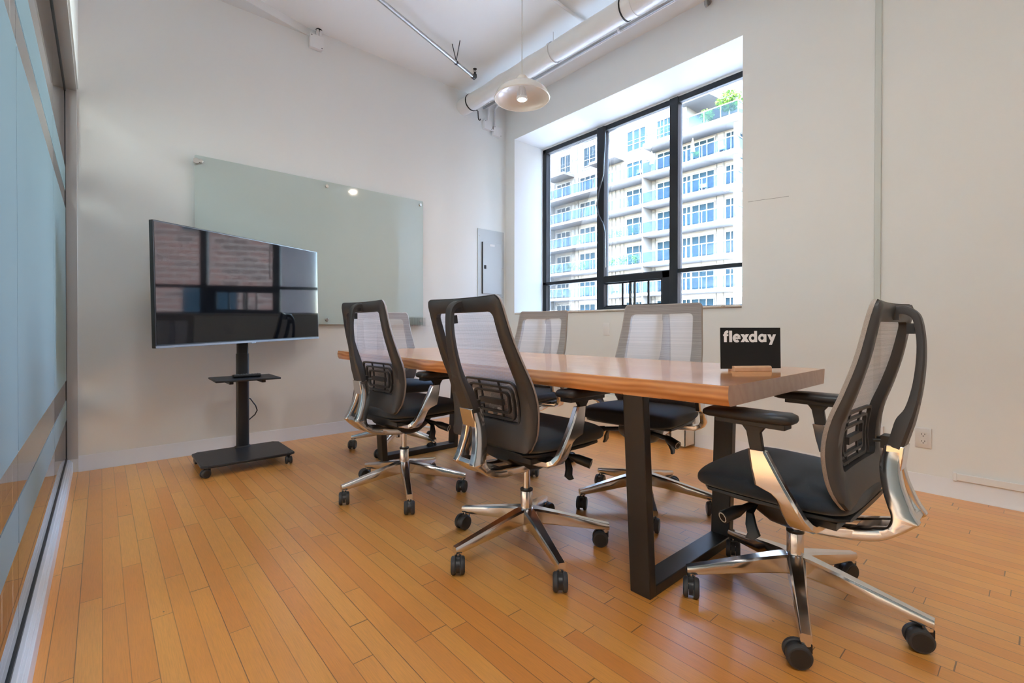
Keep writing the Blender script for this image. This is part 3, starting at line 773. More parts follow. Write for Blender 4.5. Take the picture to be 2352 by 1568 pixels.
# x
lpoly([(452, 0), (545, 0), (680, 192), (587, 192)]); lpoly([(587, 0), (680, 0), (545, 192), (452, 192)])
# d
arc(772, 96, 42, 104, 0, 360, 40); bar(812, 888, 0, 272)
# a
arc(1018, 96, 42, 104, 0, 360, 40); bar(1058, 1134, 0, 190)
# y
lpoly([(1158, 188), (1242, 188), (1302, 62), (1262, -8)]); lpoly([(1312, 188), (1390, 188), (1278, -70), (1198, -70)])
L.obj('lettering', sb, smooth=False)

# ================================================================== TELEVISION AND CART
cart = thing('television_cart', 'black rolling television stand with shelf and caster base', 'television stand', (.745, 3.58, 0))
CO = Vector((.745, 3.58, 0))
cb = MB('cart'); ch_ = .035
x0, x1, y0, y1 = .452 - .745, .995 - .745, 3.362 - 3.58, 3.80 - 3.58
oct_ = [(x0 + ch_, y0), (x1 - ch_, y0), (x1, y0 + ch_ * .8), (x1, y1 - ch_), (x1 - ch_, y1), (x0 + ch_, y1), (x0, y1 - ch_), (x0, y0 + ch_ * .8)]
cb.prism(oct_, .058, .074, 'z'); bo = cb.obj('base_plate', cart, bevel=.004)
for (sx, sy, sw_) in ((x0 + .04, y0 + .03, 200), (x1 - .04, y0 + .03, 262), (x0 + .04, y1 - .04, 100), (x1 - .04, y1 - .04, 40)):
    b = caster_mb(); c = b.obj('caster', bo); c.location = (sx, sy, .0785); c.scale = (.8, .8, .785); c.rotation_euler = (0, 0, rad(sw_))
def oval(w_, d_, n=24): return [(w_ * math.cos(2 * PI * k / n), d_ * math.sin(2 * PI * k / n)) for k in range(n)]
px_, py_ = .755 - .745, 3.765 - 3.58
b = MB('cart')
b.rings([[(px_ + p[0], py_ + p[1], z) for p in rrect(0, 0, .0405, .022, .018, 5)] for z in (.074, .738)])
b.rings([[(px_ + p[0], py_ + p[1], z) for p in rrect(0, 0, .0365, .018, .015, 5)] for z in (.73, 1.42)])
b.rings([[(px_ + p[0], py_ + p[1], z) for p in rrect(0, 0, w_, w_ * .55, .018, 5)] for w_, z in ((.052, .0745), (.052, .078), (.044, .084))])
b.obj('pole', cart, autoang=50)
b = MB('cart'); sh = Matrix.Translation((.728 - .745, 3.57 - 3.58, .575)) @ Matrix.Rotation(rad(.5), 4, 'Z')
b.prism([(-.195, -.165), (.185, -.165), (.195, .155), (-.185, .155)], 0, .012, 'z', mtx=sh)
for x in (-.1, .09): b.box(x - .012, x + .012, -.12, .17, -.02, .001, mtx=sh)
b.box(-.05, .05, .12, .175, -.03, .012, mtx=sh)
b.obj('shelf', cart, bevel=.003)
b = MB('gasket'); b.tube([(px_ + .02, py_ + .04, .42), (px_ + .06, py_ + .05, .405), (px_ + .095, py_ + .05, .35), (px_ + .105, py_ + .05, .315), (px_ + .09, py_ + .05, .285), (px_ + .05, py_ + .04, .255), (px_ + .02, py_ + .03, .24)], .0045, 8)
tag(b.obj('power_cable'), 'short black cable looping out behind the television stand pole', 'cable'); bpy.data.objects['power_cable'].location = CO
b = MB('remote', 'rbutton')
RM = Matrix.Translation((.738, 3.55, .5875)) @ Matrix.Rotation(rad(2), 4, 'Z')
b.rings([[RM @ Vector((x, p[0], p[1])) for p in rrect(0, .011, w_, h_, .009, 4)] for x, w_, h_ in ((-.085, .016, .007), (-.080, .021, .0105), (.080, .021, .0105), (.086, .016, .007))])
rm = b.obj('remote_control', autoang=40); tag(rm, 'black remote control lying on the television stand shelf', 'remote control')
b = MB('rbutton')
for i in range(9):
    for j in range(3):
        if (i * 3 + j) % 5 != 3: b.cyl(RM @ Vector((-.068 + i * .017, -.011 + j * .011, .0212)), RM @ Vector((-.068 + i * .017, -.011 + j * .011, .0232)), .0034, n=8)
b.obj('button_pad', rm)
# television: lower left, lower right corners of the front
A_ = Vector((.222, 3.20, .807)); C_ = Vector((1.330, 3.894, .835)); ex = (C_ - A_); TW = ex.length; ex.normalize()
ez = Vector((0, 0, 1)); ez = (ez - ex * ez.dot(ex)).normalized(); ey = ez.cross(ex)   # ey points away from the viewer
MT = Matrix.Translation(A_) @ Matrix((ex, ey, ez)).transposed().to_4x4(); TH = .703
tv = thing('television', 'large flat black television on the rolling stand, screen reflecting the window', 'television', tuple((A_ + C_) / 2))
inv = Matrix.Translation(-(A_ + C_) / 2)
def tvp(b): bmesh.ops.transform(b.bm, matrix=inv @ MT, verts=b.bm.verts); return b
b = MB('bezel'); b.box(0, TW, .0, .028, 0, TH); b.box(TW * .2, TW * .8, .028, .062, .05, TH * .62); tvp(b).obj('housing', tv, bevel=.003)
b = MB('screen'); b.box(.008, TW - .008, -.0015, .004, .020, TH - .008); tvp(b).obj('screen', tv, smooth=False)
b = MB('bezelrim'); b.box(0, TW, -.003, .001, 0, .013); b.box(TW * .5 - .02, TW * .5 + .02, -.0045, -.002, -.006, .004); tvp(b).obj('lower_bezel', tv, bevel=.001)
b = MB('cart')
b.box(TW * .5 - .12, TW * .5 + .10, .063, .085, .15, .50); tvp(b); b2 = b.obj('mounting_plate', tv, bevel=.002)
b = MB('cart'); bmesh.ops.translate(b.box(-.03, .05, -.15, 0, 1.05, 1.25).bm, vec=(0, 0, 0), verts=b.bm.verts)
bmesh.ops.translate(b.bm, vec=(px_, py_, 0), verts=b.bm.verts); b.obj('mount_arm', cart, bevel=.003)

# ================================================================== BACK WALL THINGS
bd = thing('glass_whiteboard', 'large pale green glass writing board on steel standoffs on the back wall', 'whiteboard', (1.44, B - .02, 1.56))
BO = Vector((1.44, B - .02, 1.56))
def off(b, o=BO): bmesh.ops.translate(b.bm, vec=-Vector(o), verts=b.bm.verts); return b
bx0, bx1, bz0, bz1 = .508, 2.385, .952, 2.168
b = MB('board'); b.prism([(x, z) for x, z in rrect((bx0 + bx1) / 2, (bz0 + bz1) / 2, (bx1 - bx0) / 2, (bz1 - bz0) / 2, .012, 4)], B - .034, B - .028, 'y'); off(b).obj('glass_sheet', bd, smooth=False)
for (x, z) in ((.545, 2.128), (1.447, 2.128), (2.352, 2.128), (.545, .992), (1.447, .992), (2.352, .992)):
    b = MB('nickel'); b.lathe([(.0001, B - .045), (.012, B - .045), (.014, B - .043), (.014, B - .034), (.009, B - .034), (.009, B - .001), (.0001, B - .001)], 24, 0, (x, 0, z), 'y'); off(b).obj('standoff', bd, autoang=30)
b = MB('nickel'); b.lathe([(.0001, B - .060), (.0185, B - .060), (.0205, B - .057), (.0205, B - .036), (.0001, B - .036)], 24, 0, (.515, 0, 2.120), 'y'); tag(b.obj('round_magnet', autoang=30), 'round steel magnet at the top left corner of the glass board', 'magnet')
tr = MB('acrylic'); tr.box(2.17, 2.425, B - .10, B - .097, .938, 1.03); tr.box(2.17, 2.425, B - .10, B - .036, .938, .941); tr.box(2.17, 2.425, B - .039, B - .036, .938, 1.03)
for k in range(8): tr.box(2.17 + k * .0285, 2.173 + k * .0285, B - .10, B - .036, .938, 1.02)
tag(tr.obj('marker_holder', smooth=False), 'clear ribbed acrylic marker holder at the lower right of the glass board', 'marker holder')

pn = thing('electrical_panel', 'grey electrical breaker panel on the back wall beside the window', 'electrical panel', (3.268, B, 1.56)); PO = (3.268, B, 1.56)
b = MB('panel'); b.box(3.080, 3.452, B - .009, B - .0003, 1.12, 2.010); off(b, PO).obj('trim_plate', pn, bevel=.002)
b = MB('panel', 'gasket'); b.box(3.138, 3.402, B - .028, B - .009, 1.30, 1.868); b.box(3.132, 3.139, B - .022, B - .009, 1.30, 1.868, 1); dr = off(b, PO).obj('panel_door', pn, bevel=.002)
b = MB('slot', 'panel'); b.box(3.150, 3.178, B - .031, B - .027, 1.572, 1.612, 0); b.box(3.180, 3.20, B - .032, B - .027, 1.575, 1.61, 1); off(b, PO).obj('latch', dr, smooth=False)
b = MB('plate'); b.box(3.232, 3.30, B - .0295, B - .0275, 1.826, 1.850); tag(off(b, PO).obj('label_strip', dr, smooth=False), 'white label strip')
for (x, z) in ((3.10, 1.93), (3.10, 1.60), (3.10, 1.27), (3.428, 1.92), (3.428, 1.60), (3.428, 1.48), (3.428, 1.27)):
    b = MB('nickel'); b.lathe([(.0001, B - .0125), (.005, B - .0115), (.006, B - .009), (.0001, B - .0085)], 12, 0, (x, 0, z), 'y'); off(b, PO).obj('screw', pn)

def jbox(name, x0, x1, z0, z1, lab, conduits, dep=.045):
    t = thing(name, lab, 'junction box', ((x0 + x1) / 2, B, z0)); o = ((x0 + x1) / 2, B, z0)
    b = MB('paint'); b.box(x0 + .004, x1 - .004, B - dep, B - .0005, z0 + .004, z1 - .004); off(b, o).obj('box_body', t, bevel=.002)
    b = MB('paint'); b.box(x0, x1, B - dep - .004, B - dep, z0, z1); cv = off(b, o).obj('cover_plate', t, bevel=.001)
    b = MB('slot'); 
    for x, z in ((x0 + .014, z1 - .012), (x1 - .014, z0 + .012)): b.cyl((x, B - dep - .0055, z), (x, B - dep - .004, z), .004, n=10)
    off(b, o).obj('screw', cv)
    for pth in conduits:
        b = MB('paint'); b.tube(pth, .011, 12); off(b, o).obj('conduit', t)
jbox('junction_box', 1.308, 1.418, 3.262, 3.372, 'white junction box high on the back wall under the ceiling soffit', [[(1.372, B - .03, 3.37), (1.374, B - .035, 3.43)], [(1.392, B - .03, 3.37), (1.40, B - .035, 3.43)]])
jbox('junction_box', 3.142, 3.250, 3.100, 3.196, 'white junction box left of the pair high in the window corner', [[(3.215, B - .025, 3.19), (3.215, B - .025, 3.43)]])
jbox('junction_box', 3.272, 3.385, 3.062, 3.166, 'white junction box right of the pair high in the window corner', [[(3.305, B - .025, 3.16), (3.305, B - .025, 3.36), (3.33, B - .05, 3.405), (3.33, B - .2, 3.405)], [(3.25, B - .03, 3.115), (3.275, B - .03, 3.115)]])
b = MB('crack'); b.lathe([(.0001, 0), (.024, 0), (.026, -.003), (.0001, -.003)], 14, 0, (1.384, B - .035, CEIL - .0005)); b.obj('ceiling_hole')
bpy.data.objects['ceiling_hole'].parent = bpy.data.objects['ceiling']

def outlet(name, wall, c, z, lab, kind='duplex', w_=.072, h_=.115):
    """wall 'x': plate on window wall at Y=c; 'y': plate on back wall at X=c"""
    o = (W, c, z) if wall == 'x' else (c, B, z)
    def mp(u, v, d): return (-d, u, v) if wall == 'x' else (u, -d, v)
    t = thing(name, lab, 'outlet' if kind != 'blank' else 'cover plate', o)
    b = MB('plate' if kind != 'blank' else 'paint'); pts = rrect(0, 0, w_ / 2, h_ / 2, .004, 3); pin = rrect(0, 0, w_ / 2 - .004, h_ / 2 - .004, .003, 3)
    b.rings([[mp(p[0], p[1], .0004) for p in pts], [mp(p[0], p[1], .003) for p in pts], [mp(p[0], p[1], .006) for p in pin]]); pl = b.obj('cover_plate', t)
    if kind == 'duplex':
        for dz in (-.0195, .0195):
            b = MB('plate', 'slot'); b.rings([[mp(p[0], p[1] + dz, d) for p in rrect(0, 0, .0165, .014, .008, 4)] for d in (.005, .0078)])
            for (a, c_, hh, ww) in ((-.0065, .003, .0042, .0013), (.0065, .003, .0036, .0013)):
                b.rings([[mp(a + p[0] * 1, c_ + dz + p[1], d) for p in rrect(0, 0, ww, hh, .0005, 1)] for d in (.0076, .0084)], 1)
            b.rings([[mp(.0026 * math.cos(q * PI / 5), -.0075 + dz + .0026 * math.sin(q * PI / 5), d) for q in range(10)] for d in (.0076, .0084)], 1)
            b.obj('socket', pl, smooth=False)
    return t
outlet('wall_outlet', 'x', .439, .303, 'white duplex outlet low on the window wall, behind the right-hand chair')
outlet('wall_outlet', 'y', 2.555, .318, 'white duplex outlet low on the back wall, seen past the left chair')
outlet('blank_plate', 'x', 2.641, .913, 'white blank cover plate on the wall below the window', 'blank')
# raceways
rc = thing('cable_raceway', 'pale vertical cable raceway running down the window wall to a data box', 'cable raceway', (W, .65, 0)); RO = (W, .65, 0)
b = MB('raceway'); b.box(W - .012, W - .0003, .634, .667, .345, CEIL); off(b, RO).obj('channel', rc, bevel=.003)
b = MB('plate'); b.box(W - .030, W - .0003, .615, .690, .213, .343); db = off(b, RO).obj('data_box', rc, bevel=.003)
b = MB('blue', 'slot'); b.box(W - .0325, W - .0295, .650, .664, .278, .292); off(b, RO).obj('data_jack', db, smooth=False)
b = MB('paint'); b.box(W - .016, W - .0075, YB + .01, .309, .100, .138); b.box(W - .019, W - .0075, .300, .316, .095, .142)
tag(b.obj('cable_raceway', bevel=.003), 'white horizontal cable raceway along the baseboard at the far right', 'cable raceway')
b = MB('darkmetal', 'galv'); b.tube([(W - .002, 1.69, 3.40), (W - .04, 1.69, 3.40), (W - .055, 1.69, 3.385), (W - .05, 1.69, 3.365), (W - .03, 1.69, 3.36)], .011, 12, 1); b.cyl((W - .006, 1.69, 3.40), (W - .0004, 1.69, 3.40), .022, n=16, mi=1)
tag(b.obj('wall_hook'), 'small grey pipe hook high on the wall above the window', 'hook')
# baseboard heater under the window
ht = thing('baseboard_heater', 'cream baseboard heater along the wall under the window', 'heater', (W, 1.79, 0)); HO = (W, 1.79, 0)
b = MB('heater')
hx0 = 3.334; hz = .315
prof = [(W - .001, .02), (W - .001, hz), (hx0 + .03, hz), (hx0, hz - .03), (hx0, .02)]
b.prism([(x, z) for x, z in prof], 1.79, 1.796, 'y')
# end cover with arched opening: front plate pieces
b.box(hx0, hx0 + .004, 1.79, 1.905, .018, hz - .03)
ar = [(1.905, .018), (1.905, .115)] + [(1.955 - .05 * math.cos(a), .165 + .05 * math.sin(a)) for a in [PI * k / 10 for k in range(0, 11)]] + [(2.005, .018), (2.03, .018), (2.03, hz - .03), (1.905, hz - .03)]
b.box(hx0, hx0 + .004, 1.905, 2.01, .215, hz - .03)
b.box(hx0, hx0 + .004, 2.01, 3.72, .05, hz - .03)
b.rings([[(hx0, y, hz - .03), (hx0 + .03, y, hz), (W - .001, y, hz), (W - .001, y, hz - .004), (hx0 + .031, y, hz - .004), (hx0 + .004, y, hz - .032)] for y in (1.79, 3.72)])
b.box(W - .006, W - .001, 1.79, 3.72, .02, hz); b.prism([(x, z) for x, z in prof], 3.714, 3.72, 'y')
off(b, HO).obj('heater_cover', ht, smooth=False)
b = MB('brass', 'galv'); b.cyl((3.38, 1.955, .0), (3.38, 1.955, .15), .014, n=14, mi=0); b.cyl((3.38, 1.955, .055), (3.38, 1.955, .085), .024, n=8, mi=1); b.cyl((3.38, 1.955, .10), (3.38, 1.955, .125), .026, n=12); b.cyl((3.345, 1.955, .145), (3.44, 1.955, .145), .02, n=14, mi=1); b.cyl((3.335, 1.955, .175), (3.39, 1.955, .165), .016, n=12)
off(b, HO).obj('valve', ht)

# ================================================================== CEILING THINGS
dt = thing('air_duct', 'thick white wrapped pipe running below the ceiling along the window wall', 'duct', (2.885, B, 3.255)); DO = (2.885, B, 3.255)
rg = []; ny = 44
for k in range(ny + 1):
    y = B - (B - YB) * k / ny; rr = .080 + .003 * math.sin(k * 1.7) + .002 * math.sin(k * 4.1)
    rg.append([(2.885 + rr * math.cos(2 * PI * j / 36) * (1 + .012 * math.sin(3 * j + k)), y, 3.255 + rr * math.sin(2 * PI * j / 36)) for j in range(36)])
b = MB('duct'); b.rings(rg); off(b, DO).obj('wrap', dt, autoang=60)
for y, w_ in ((B - .17, .012), (2.02, .010)):
    b = MB('crack'); b.lathe([(.0855, y), (.0865, y + w_), (.076, y + w_), (.076, y)], 36, 0, (2.885, 0, 3.255), 'y', closed=True); tag(off(b, DO).obj('joint_band', dt), 'dark gap between two lengths of wrap')
for y in (2.75, 1.95):
    b = MB('paint', 'darkmetal'); b.cyl((2.885, y, 3.333), (2.885, y, CEIL), .004, n=8); b.lathe([(.0865, y - .012), (.0865, y + .012), (.083, y + .012), (.083, y - .012)], 36, 0, (2.885, 0, 3.255), 'y', closed=True); off(b, DO).obj('hanger', dt)
pp = thing('conduit_pipe', 'pair of thin grey conduits running along the ceiling between duct and window wall', 'conduit', (3.2, B, 3.38)); CP = (3.2, B, 3.38)
b = MB('galv'); b.cyl((3.163, B - .001, 3.338), (3.163, YB, 3.338), .0125, n=12); off(b, CP).obj('conduit', pp)
b = MB('paint'); b.cyl((3.197, B - .001, 3.352), (3.197, YB, 3.352), .0125, n=12); off(b, CP).obj('conduit', pp)
for y in (3.3, 2.28, 1.3):
    b = MB('paint'); b.box(3.172, 3.186, y - .008, y + .008, 3.36, CEIL); b.box(3.147, 3.213, y - .01, y + .01, 3.362, 3.37); b.box(3.147, 3.179, y - .01, y + .01, 3.322, 3.364); off(b, CP).obj('strap', pp, bevel=.002)
b = MB('paint'); b.cyl((2.20, 2.44, 3.405), (3.0, 2.468, 3.405), .0125, n=12)
tag(b.obj('conduit_pipe'), 'thin white conduit crossing the ceiling toward the thick pipe', 'conduit')
sp = thing('sprinkler_pipe', 'grey sprinkler pipe hanging below the ceiling with a dark sprinkler head', 'sprinkler pipe', (2.672, 3.577, 3.30)); SO = (2.672, 3.577, 3.30)
e1 = Vector((2.665, 3.575, 3.30)); d1 = Vector((-1.143, -.393, 0)).normalized(); e0 = e1 + d1 * 3.4
b = MB('galv'); b.cyl(e1, e0, .0155, n=18); off(b, SO).obj('pipe', sp)
b = MB('darkmetal'); b.tube([e1 - d1 * -.03, e1, e1 + Vector((.012, .004, .012)), e1 + Vector((.014, .005, .035))], [.021, .022, .021, .017], 14); b.cyl(e1 + Vector((.014, .005, .035)), e1 + Vector((.014, .005, .055)), .011, n=12)
for s in (-1, 1): b.tube([e1 + Vector((.014 + .009 * s, .005, .052)), e1 + Vector((.014 + .012 * s, .005, .068)), e1 + Vector((.014, .005, .086))], .0025, 6)
b.lathe([(.0001, .084), (.017, .084), (.019, .088), (.0001, .089)], 16, 0, e1 + Vector((.014, .005, 0))); off(b, SO).obj('sprinkler_head', sp)
hp = e1 + d1 * .283
b = MB('darkmetal')
for dv in (Vector((-.063, -.029, CEIL - 3.30)), Vector((-.040, -.116, CEIL - 3.30))): b.cyl(hp + Vector((0, 0, .012)), hp + dv, .004, n=8)
b.lathe([(.019, -.008), (.019, .008), (.0155, .008), (.0155, -.008)], 20, 0, (0, 0, 0), 'x', closed=True)
b.bm.verts.ensure_lookup_table()
q = Vector((1, 0, 0)).rotation_difference(d1).to_matrix()
for v in b.bm.verts[-80:]: v.co = q @ v.co + hp
off(b, SO).obj('hanger', sp)
b = MB('darkmetal'); b.tube([(2.98, 3.93, 3.20), (2.985, 3.93, 3.135), (2.99, 3.93, 3.115), (3.005, 3.93, 3.112), (3.012, 3.93, 3.128)], .006, 8); b.tube([(2.93, 3.93, 3.20), (2.98, 3.93, 3.205)], .004, 6)
tag(b.obj('wire_hook'), 'small dark wire hook hanging under the thick pipe near the corner', 'hook')
# pendant lamp
LX, LY_, LZ = 2.309, 2.515, 2.590
ld = thing('pendant_lamp', 'cream enamel dome pendant lamp hanging on a thin cord', 'pendant lamp', (LX, LY_, LZ)); 
b = MB('shade'); R_ = .200
prof = [(R_, 0), (R_ + .003, .004), (R_ * .985, .018), (R_ * .93, .043), (R_ * .83, .066), (R_ * .66, .086), (R_ * .45, .098), (R_ * .26, .104), (.046, .108), (.044, .116), (.043, .148), (.034, .162), (.012, .168), (.0001, .169)]
inn = [(.0001, .101), (R_ * .26, .1005), (R_ * .45, .0945), (R_ * .65, .0825), (R_ * .815, .063), (R_ * .915, .041), (R_ * .968, .017), (R_ - .004, .001)]
b.lathe(prof + inn, 64, closed=True); b.obj('lamp_shade', ld, autoang=40)
b = MB('cord'); b.cyl((0, 0, .17), (0, 0, CEIL - LZ - .001), .0035, n=8); b.lathe([(.0001, CEIL - LZ - .0005), (.05, CEIL - LZ - .0005), (.045, CEIL - LZ - .02), (.0001, CEIL - LZ - .025)], 24); b.obj('cord', ld)
b = MB('bulb', 'led'); b.lathe([(.0001, .100), (.020, .100), (.021, .085), (.026, .06), (.034, .022), (.040, .006), (.040, -.002), (.034, -.004)], 28)
for k in range(16):
    a = 2 * PI * k / 16; b.tube([(.022 * math.cos(a), .022 * math.sin(a), .08), (.037 * math.cos(a), .037 * math.sin(a), .015)], .003, 5)
b.lathe([(.0001, -.0065), (.029, -.0065), (.030, -.0042), (.0001, -.0042)], 28, 1); b.obj('bulb', ld)
pl = light('pendant_light', 'AREA', (LX, LY_, LZ - .012), 5, (1, .86, .70), size=.06, aim=(LX, LY_, 0)); 

# ================================================================== OUTSIDE
b = MB('ground'); b.box(4.5, 90, -40, 90, -12.2, -12); g = b.obj('street_ground', smooth=False); g.name = 'trim_3'; struct(g)
XF, XW = 37.3, 39.0
bld = thing('apartment_building', 'white apartment building with stacked glass balconies seen through the window', 'building', (XW, 27, -12)); BD = Vector((XW, 27, -12))
def ob(b, name, par=None, **k): off(b, BD); return b.obj(name, par or bld, smooth=k.pop('smooth', False), **k)
ZS = [14.80 - 2.72 * k for k in range(0, 10)]          # underside of each balcony slab
Y0, Y1 = 15.75, 52.0
b = MB('facade')
b.box(XW, XW + 14, Y0 + 1.0, Y1, -12, 17.6)
b.box(XW - .0, XW + 13, 20.9, Y1, 17.6, 31)
ob(b, 'facade_wall')
for z in ZS:
    b = MB('concrete'); b.box(XF, XW + .05, Y0, Y1, z, z + .26); ob(b, 'balcony_slab')
b = MB('concrete'); b.box(XF - .1, XW + 9, Y0 - .1, 24.2, 17.35, 17.75); ob(b, 'roof_terrace_slab')
b = MB('concrete'); b.prism([(XW - 1.2, 21.2), (XW - 1.2, 18.6), (XW + 5, 17.8), (XW + 5, 21.2)], 20.6, 20.9, 'z'); ob(b, 'roof_canopy')
b = MB('concrete'); b.box(XF, XW, 27.4, 30.6, 17.5, 17.75); b.box(XF, XW, 34, 37, 17.5, 17.75); ob(b, 'balcony_slab')
# glass windows, door groups: (y from, y to, panels)
WIN = [(16.55, 17.40, 2), (18.35, 20.35, 3), (20.45, 21.6, 3), (22.45, 23.75, 2), (24.95, 27.15, 3), (29.3, 29.9, 1), (31.0, 33.1, 3), (34.5, 36.5, 3), (38.4, 40.4, 3)]
cache = {}
def bwin(y0, y1, z0, z1, n, rows=(.0,)):
    key = (round(y1 - y0, 2), round(z1 - z0, 2), n, rows)
    if key in cache:
        o = dup(cache[key], bld); o.location = Vector((XW, (y0 + y1) / 2, z0)) - BD; return o
    w = (y1 - y0); h = z1 - z0
    b = MB('bglass'); b.box(-.02, .0, -w / 2, w / 2, 0, h)
    o = b.obj('window', bld, smooth=False); o.location = Vector((XW, (y0 + y1) / 2, z0)) - BD
    f = MB('rail')
    for k in range(n + 1):
        yy = -w / 2 + w * k / n; f.box(-.08, .0, yy - .04, yy + .04, -.04, h + .04)
    f.box(-.08, 0, -w / 2, w / 2, -.05, .05); f.box(-.08, 0, -w / 2, w / 2, h - .05, h + .05)
    for r in rows:
        if r: f.box(-.07, 0, -w / 2, w / 2, h * r - .03, h * r + .03)
    f.obj('window_frame', o, smooth=False)
    cache[key] = o; return o
levels = [z + .26 for z in ZS]
for lv in levels[:7]:
    for (y0, y1, n) in WIN: bwin(y0, y1, lv + .05, lv + 2.05, n)
# columns and mullions of the panelled wall between the doors
b = MB('mull')
for y in (17.6, 18.2, 21.85, 22.3, 24.0, 24.5, 27.5, 27.95, 28.5, 28.95, 30.2, 30.6, 33.4, 33.9, 36.9, 37.5, 38.0, 40.8, 41.4):
    b.box(XW - .06, XW, y - .04, y + .04, -10, 17.3)
for z in ZS: b.box(XW - .04, XW, Y0 + 1.0, Y1, z - .33, z - .28)
ob(b, 'wall_mullions')
# upper tower: windows in a panel grid, no balconies
for zl in (17.9, 20.6, 23.3):
    for (y0, y1, n) in ((22.4, 23.8, 2), (25.0, 27.1, 3), (29.3, 29.9, 1), (31.0, 32.6, 2), (34.5, 36.0, 2), (38.4, 40, 2)): bwin(y0, y1, zl + .3, zl + 2.3, n, (.33,))
b = MB('mull')
for y in [21.3 + .72 * k for k in range(40)]: b.box(XW - .03, XW, y - .02, y + .02, 17.7, 31)
for z in [17.9 + 1.35 * k for k in range(10)]: b.box(XW - .03, XW, 20.9, Y1, z - .02, z + .02)
ob(b, 'panel_joints')
# end face of the block
b = MB('concrete'); b.box(XW - 1.15, XW - .9, Y0 + .15, Y0 + .55, -12, 17.4); ob(b, 'corner_column')
for lv in levels[:7]:
    b = MB('bglass'); b.box(XW + .3, XW + 4, Y0 + .93, Y0 + .99, lv + .1, lv + 2.1); ob(b, 'side_window')
# railings
def railing(y0, y1, z, x=XF + .05, ret=True):
    g = MB('railglass'); g.box(x, x + .02, y0, y1, z + .10, z + .98)
    if ret: g.box(x, x + 1.4, y0 - .0, y0 + .02, z + .10, z + .98)
    o = ob(g, 'balcony_glass')
    r = MB('rail'); r.box(x - .03, x + .04, y0, y1, z + .98, z + 1.05)
    n = max(2, int((y1 - y0) / 1.35))
    for k in range(n + 1):
        yy = y0 + (y1 - y0) * k / n; r.box(x - .01, x + .04, yy - .025, yy + .025, z, z + 1.0)
    if ret: r.box(x, x + 1.4, y0 - .03, y0 + .03, z + .98, z + 1.05)
    off(r, BD); r.obj('balcony_rail', o, smooth=False).location = (0, 0, 0)
for lv in levels[:7]: railing(Y0 + .1, 24.3, lv); railing(24.5, 37, lv, ret=False); railing(37.2, Y1 - 1, lv, ret=False)
railing(Y0, 24.0, 17.75)
for y in (24.4, 37.1):
    b = MB('facade'); b.box(XF + .2, XW, y - .06, y + .06, -12, 16.6); ob(b, 'dividing_screen')
# things on the balconies
def shrub(name, c, r, n, mats, lab, cat, grp=None, trunk=None, flat=.8):
    random.seed(int(abs(c[1] * 100)) + int(abs(c[2]) * 7)); b = MB(*mats)
    for k in range(n):
        u = Vector((random.gauss(0, 1), random.gauss(0, 1), random.gauss(0, 1))).normalized() * r * random.random() ** .4
        p = Vector((u.x, u.y, u.z * flat)); s = r * random.uniform(.10, .2)
        a = Vector((random.uniform(-1, 1), random.uniform(-1, 1), random.uniform(-.6, .6))).normalized(); q = a.orthogonal().normalized()
        b.face([b.bm.verts.new(p + a * s), b.bm.verts.new(p + q * s * .55), b.bm.verts.new(p - a * s), b.bm.verts.new(p - q * s * .55)], k % len(mats) if len(mats) > 1 else 0)
    if trunk is None:
        o = b.obj(name, smooth=False); o.location = c; tag(o, lab, cat, grp); return o
    t = thing(name, lab, cat, (c[0], c[1], trunk), 0, grp); o = b.obj('foliage', t, smooth=False); o.location = (0, 0, c[2] - trunk)
    w = MB('bark'); w.tube([(0, 0, 0), (.05, .03, (c[2] - trunk) * .6), (0, 0, c[2] - trunk)], [.07, .05, .03], 8); w.obj('trunk', t)
    return t
shrub('tree', (38.2, 16.8, 19.35), 1.0, 700, ('leaf', 'leafd'), 'bright green small tree on the roof terrace of the apartment building', 'tree', trunk=17.76, flat=.85)
shrub('tree', (38.4, 18.75, 18.85), .60, 300, ('leafd', 'leaf'), 'darker green bushy tree left of the bright one on the roof terrace', 'tree', trunk=17.76, flat=1.0)
shrub('potted_plant', (37.9, 19.4, levels[0] + .65), .34, 160, ('leaf',), 'leafy green plant behind the glass of the top balcony, middle of the right pane', 'plant')
shrub('potted_plant', (37.9, 21.2, levels[0] + .45), .30, 140, ('leaf', 'leafd'), 'leafy green plant at the left of the top balcony in the right pane', 'plant')
shrub('flower_box', (37.8, 21.2, levels[1] + .55), .42, 200, ('flower', 'leafd'), 'box of purple flowers on the second balcony in the right pane', 'flowers')
for y, w_ in ((25.4, 'rightmost'), (26.6, 'second from right'), (27.8, 'second from left'), (28.9, 'leftmost')): shrub('planter_hedge', (37.7, y, levels[3] + .55), .55, 150, ('leaf', 'leafd'), w_ + ' green planter on the fourth balcony in the middle pane', 'plants', 'green planters on the fourth balcony, middle pane')
for y, w_ in ((31.6, 'rightmost'), (33.2, 'second from right'), (34.9, 'second from left'), (36.4, 'leftmost')): shrub('planter_hedge', (37.7, y, levels[3] + .5), .55, 130, ('leaf', 'leafd'), w_ + ' green planter on the fourth balcony in the left pane', 'plants', 'green planters on the fourth balcony, left pane')
shrub('potted_plant', (37.8, 32.2, levels[2] + .55), .45, 150, ('leaf', 'leafd'), 'leafy plant on the third balcony at the right of the left pane', 'plant')
for y, w_ in ((25.6, 'right'), (27.4, 'middle'), (28.6, 'left')): shrub('climbing_plant', (37.75, y, levels[2] + .55), .5, 110, ('leafd',), w_ + ' sparse climbing plant on the third balcony in the middle pane', 'plants', 'climbing plants on the third balcony, middle pane')
